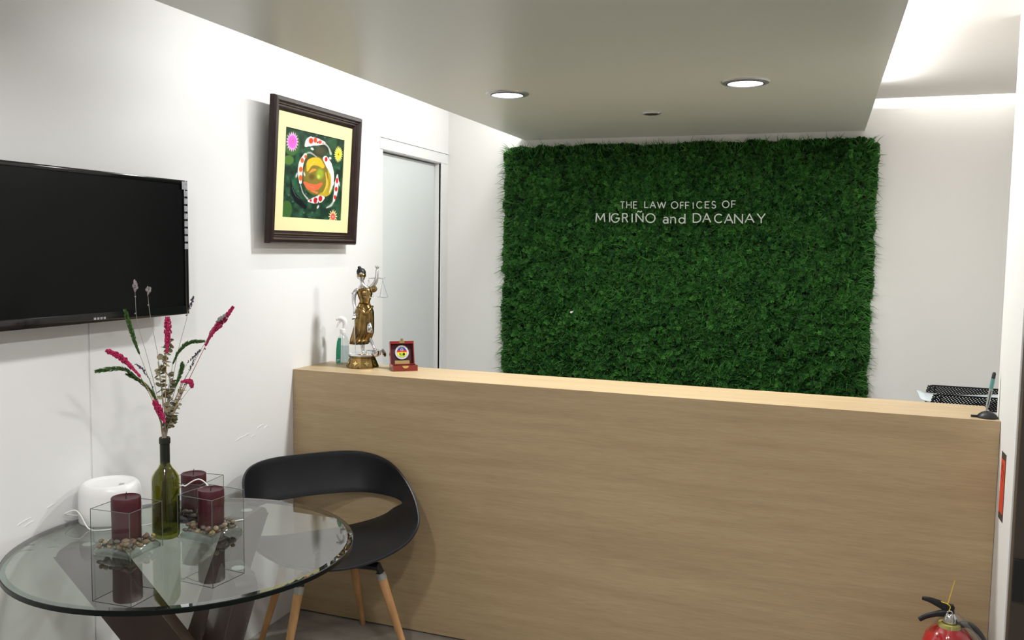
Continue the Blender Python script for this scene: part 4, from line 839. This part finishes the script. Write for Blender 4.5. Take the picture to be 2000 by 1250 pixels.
obj('tip', tube(BM(), [dv*0, dv*.08, dv*.16], [.0014, .004, .0056], 12), M_cl, pn, True); obj('barrel', tube(BM(), [dv*.16, dv*.58], [.0056, .006], 14), M_cl, pn, True)
obj('ink_tube', tube(BM(), [dv*.16+Vector((0, -.0061, 0)), dv*.55+Vector((0, -.0064, 0))], .001, 6), M_black, pn)
obj('grip', tube(BM(), [dv*.58, dv*.84], [.0064, .0064], 14), M_teal2, pn, True); obj('cap', tube(BM(), [dv*.84, dv*.97, dv*1.0], [.0062, .0058, .003], 14), M_black, pn, True)

# ------------------------------------------------------------------ mesh letter trays on the desk behind the ledge
M_mesh = mat('black_steel_mesh', (.010, .011, .013), .4, .3)
TX0, TY0, TZ0 = 2.612, 3.70, .745
tr = thing('letter_tray', 'black metal mesh letter tray tower behind the right end of the counter', 'letter tray', (TX0, TY0, TZ0), math.radians(-1.5))
def mesh_panel(bm, p0, eu, ev, nu, nv, w=.0016):  # diamond lattice between the corners
    for a in range(-nv, nu):
        pass
    L = []
    for k in range(-nv, nu+1):
        for sgn in (1, -1):
            a = (k, 0) if sgn == 1 else (k, nv); b = (k+nv, nv) if sgn == 1 else (k+nv, 0)
            def cut(p, q):
                (x0, y0), (x1, y1) = p, q; t0, t1 = 0., 1.
                if x1 != x0:
                    ta, tb_ = (0-x0)/(x1-x0), (nu-x0)/(x1-x0); t0 = max(t0, min(ta, tb_)); t1 = min(t1, max(ta, tb_))
                return None if t1-t0 < 1e-4 else ((x0+(x1-x0)*t0, y0+(y1-y0)*t0), (x0+(x1-x0)*t1, y0+(y1-y0)*t1))
            c = cut(a, b)
            if c: L.append(c)
    nrm = Vector(eu).cross(Vector(ev)).normalized()
    for (a, b) in L:
        A = Vector(p0)+Vector(eu)*a[0]/nu+Vector(ev)*a[1]/nv; B_ = Vector(p0)+Vector(eu)*b[0]/nu+Vector(ev)*b[1]/nv; d = (B_-A).normalized(); s = d.cross(nrm).normalized()*w/2
        vs = [bm.verts.new(q) for q in (A-s, A+s, B_+s, B_-s)]; bm.faces.new(vs)
def tray(z, first):
    w_, d_, hh = .33, .25, .052; sl_ = .030
    t = obj('tray', BM(), M_mesh, tr); bm = BM()
    rim = [(sl_*-1+.0, 0, hh), (w_, 0, hh), (w_, d_, hh), (-sl_, d_, hh)]; bot = [(.0-.0, .004, 0), (w_, .004, 0), (w_, d_-.004, 0), (0, d_-.004, 0)]
    rim = [(.028, 0, hh), (w_, 0, hh), (w_, d_, hh), (.028, d_, hh)]; bot = [(0, .004, 0), (w_, .004, 0), (w_, d_-.004, 0), (0, d_-.004, 0)]
    for R_ in (rim, bot):
        for k in range(3): tube(bm, [R_[k], R_[k+1]], .003, 6)
        if R_ is bot: tube(bm, [R_[3], R_[0]], .003, 6)
    tube(bm, [rim[0], bot[0]], .003, 6); tube(bm, [rim[3], bot[3]], .003, 6)
    bmesh.ops.recalc_face_normals(bm, faces=bm.faces[:]); bm.to_mesh(t.data); bm.free(); t.location = (0, 0, z)
    bm = BM(); mesh_panel(bm, bot[0], Vector(bot[1])-Vector(bot[0]), Vector((.014, -.004, hh)), 29, 5, .0048); mesh_panel(bm, bot[3], Vector(bot[2])-Vector(bot[3]), Vector((.014, .004, hh)), 29, 5, .0048)
    mesh_panel(bm, bot[0], Vector(bot[1])-Vector(bot[0]), Vector(bot[3])-Vector(bot[0]), 29, 22, .003); mesh_panel(bm, bot[1], Vector(bot[2])-Vector(bot[1]), (0, 0, hh), 22, 5, .0048)
    w = obj('wire_mesh', bm, M_mesh, t); w['kind'] = 'stuff'
for z in (.02, .17, .318): tray(z, z == .318)
bm = BM()
for x in (.04, .32):
    for y in (-.004, .254): tube(bm, [(x, y, 0), (x, y, .372)], .0035, 8)
obj('post', bm, M_mesh, tr)
pp = BM(); nx, ny = 14, 4; g = []
for i in range(nx+1):
    row = []
    for j in range(ny+1):
        x = 2.588+.40*i/nx; y = 3.735+.20*j/ny; z = TZ0+.335+.030*max(0, (x-2.70)/.25)**1.5+.012*math.exp(-((x-2.588)/.03)**2)+.004*math.sin(9*x+3*j/ny); row.append(pp.verts.new((x, y, z)))
    g.append(row)
for i in range(nx):
    for j in range(ny): pp.faces.new((g[i][j], g[i+1][j], g[i+1][j+1], g[i][j+1]))
M_paper = mat('paper_white', (.50, .55, .58), .6)
o = tag(obj('paper_sheet', pp, M_paper, None, 'all'), 'loose white papers curling out of the top mesh tray', 'paper'); so = o.modifiers.new('s', 'SOLIDIFY'); so.thickness = .003

# ------------------------------------------------------------------ red label on the wall end
lb = thing('warning_label', 'narrow orange-red adhesive label with dark border on the white wall end', 'label', (2.785, 3.146, .79))
M_lblk = mat('label_black', (.04, .03, .025), .5); M_lred = mat('label_red', (.62, .045, .018), .45)
obj('border', box(BM(), -.0012, 0, 0, .071, 0, .222), M_lblk, lb)
obj('face', box(BM(), -.0018, -.0012, .004, .067, .024, .200), M_lred, lb)
bm = BM()
for k, (y, z, hh) in enumerate(((.05, .165, .022), (.036, .160, .026), (.024, .150, .018), (.045, .135, .012), (.030, .128, .012))): box(bm, -.0022, -.0018, y, y+.004, z, z+hh); box(bm, -.0022, -.0018, y-.005, y, z+hh*.5, z+hh*.5+.003)
obj('print_marks', bm, M_lblk, lb)

# ------------------------------------------------------------------ fire extinguisher
FX = Vector((2.640, 3.085, 0)); fe = thing('fire_extinguisher', 'red fire extinguisher wrapped in clear plastic on the floor by the counter', 'fire extinguisher', FX)
M_red = mat('red_enamel', (.42, .012, .014), .2, coat=.5); M_yel = mat('yellow_collar', (.48, .44, .10), .4); M_pin = mat('yellow_seal_strap', (.85, .62, .05), .4)
obj('cylinder', lathe(BM(), [(0, .004), (.070, .004), (.078, .014), (.0795, .36), (.078, .392), (.069, .420), (.050, .440), (.030, .450), (.026, .456), (0, .456)], 44), M_red, fe, 'all')
obj('collar', lathe(BM(), [(.026, .446), (.035, .448), (.033, .459), (.024, .461)], 30, closed=True), M_yel, fe, True)
obj('valve', lathe(BM(), [(.019, .456), (.022, .461), (.022, .480), (.017, .486), (.014, .494), (0, .495)], 22), M_chrome, fe, True)
def fpt(px, py, dep=0): return at(px, py, FX+Vector((0, -.0-dep, 0)), (0, 1, 0))-FX
bm = BM(); P = smooth_path([fpt(1863, 1192), fpt(1850, 1187), fpt(1832, 1178), fpt(1815, 1171), fpt(1801, 1168)], 5); tube(bm, P, [.011, .014, .012, .009, .006], 10, .55, (0, 1, 0)); obj('lever', bm, M_black, fe, True)
bm = BM(); P = smooth_path([fpt(1863, 1193), fpt(1845, 1197), fpt(1826, 1199), fpt(1809, 1203), fpt(1795, 1210)], 5); tube(bm, P, [.013, .012, .010, .009, .008], 10, .6, (0, 1, 0)); box(bm, fpt(1848, 1200).x, fpt(1863, 1190).x, -.010, .010, fpt(1850, 1202).z, fpt(1850, 1180).z, .003); obj('carry_handle', bm, M_black, fe, True)
bm = BM(); ang = [2*PI*k/18 for k in range(19)]; c = fpt(1855, 1197, .02); tube(bm, [c+Vector((.0075*math.cos(a), 0, .0055*math.sin(a))) for a in ang], .0016, 6); obj('pull_ring', bm, M_chrome, fe, True)
bm = BM(); tube(bm, [fpt(1851, 1180, .012), fpt(1865, 1134, .012)], [.0018, .0013], 6, .5); tube(bm, smooth_path([fpt(1838, 1175, .012), fpt(1851, 1180, .014), fpt(1856, 1186, .016), fpt(1852, 1196, .018)], 4), .0015, 6); obj('seal_strap', bm, M_pin, fe, True)
bm = BM(); P = smooth_path([(.020, 0, .455), (.055, .0, .462), (.088, .005, .435), (.112, .01, .385), (.122, .01, .32), (.118, .01, .20), (.112, .0, .10)], 6); tube(bm, P, .0105, 12); obj('hose', bm, mat('dark_rubber', (.05, .048, .045), .6), fe, True)
# loose clear plastic wrap: crumpled bag around head and body
rw = np.random.default_rng(5); bm = BM(); rings = []
prof = [(.098, .05), (.100, .18), (.101, .30), (.097, .37), (.086, .41), (.070, .44), (.052, .462), (.034, .480), (.018, .492), (.010, .498)]
for r, z in prof: rings.append([Vector((r*(1+.035*math.sin(5*a+z*40)+rw.uniform(-.012, .012))*math.cos(a)*(1.18 if math.cos(a) > 0 else .86)+.004, r*(1+.03*math.cos(7*a-z*30))*.94*math.sin(a), z+rw.uniform(-.003, .003))) for a in [2*PI*k/40 for k in range(40)]])
loft(bm, rings, False); obj('plastic_wrap', bm, sheet_glass('clear_wrap', (.86, .86, .86), 1.75, .05), fe, 'all')
obj('label', prism(BM(), [Vector((.0788*math.cos(a), .0788*math.sin(a), .14)) for a in [-PI*.8+k*PI*.6/10 for k in range(11)]]+[Vector((.0780*math.cos(a), .0780*math.sin(a), .14)) for a in [-PI*.2-k*PI*.6/10 for k in range(11)]], (0, 0, .17)), M_paper, fe)
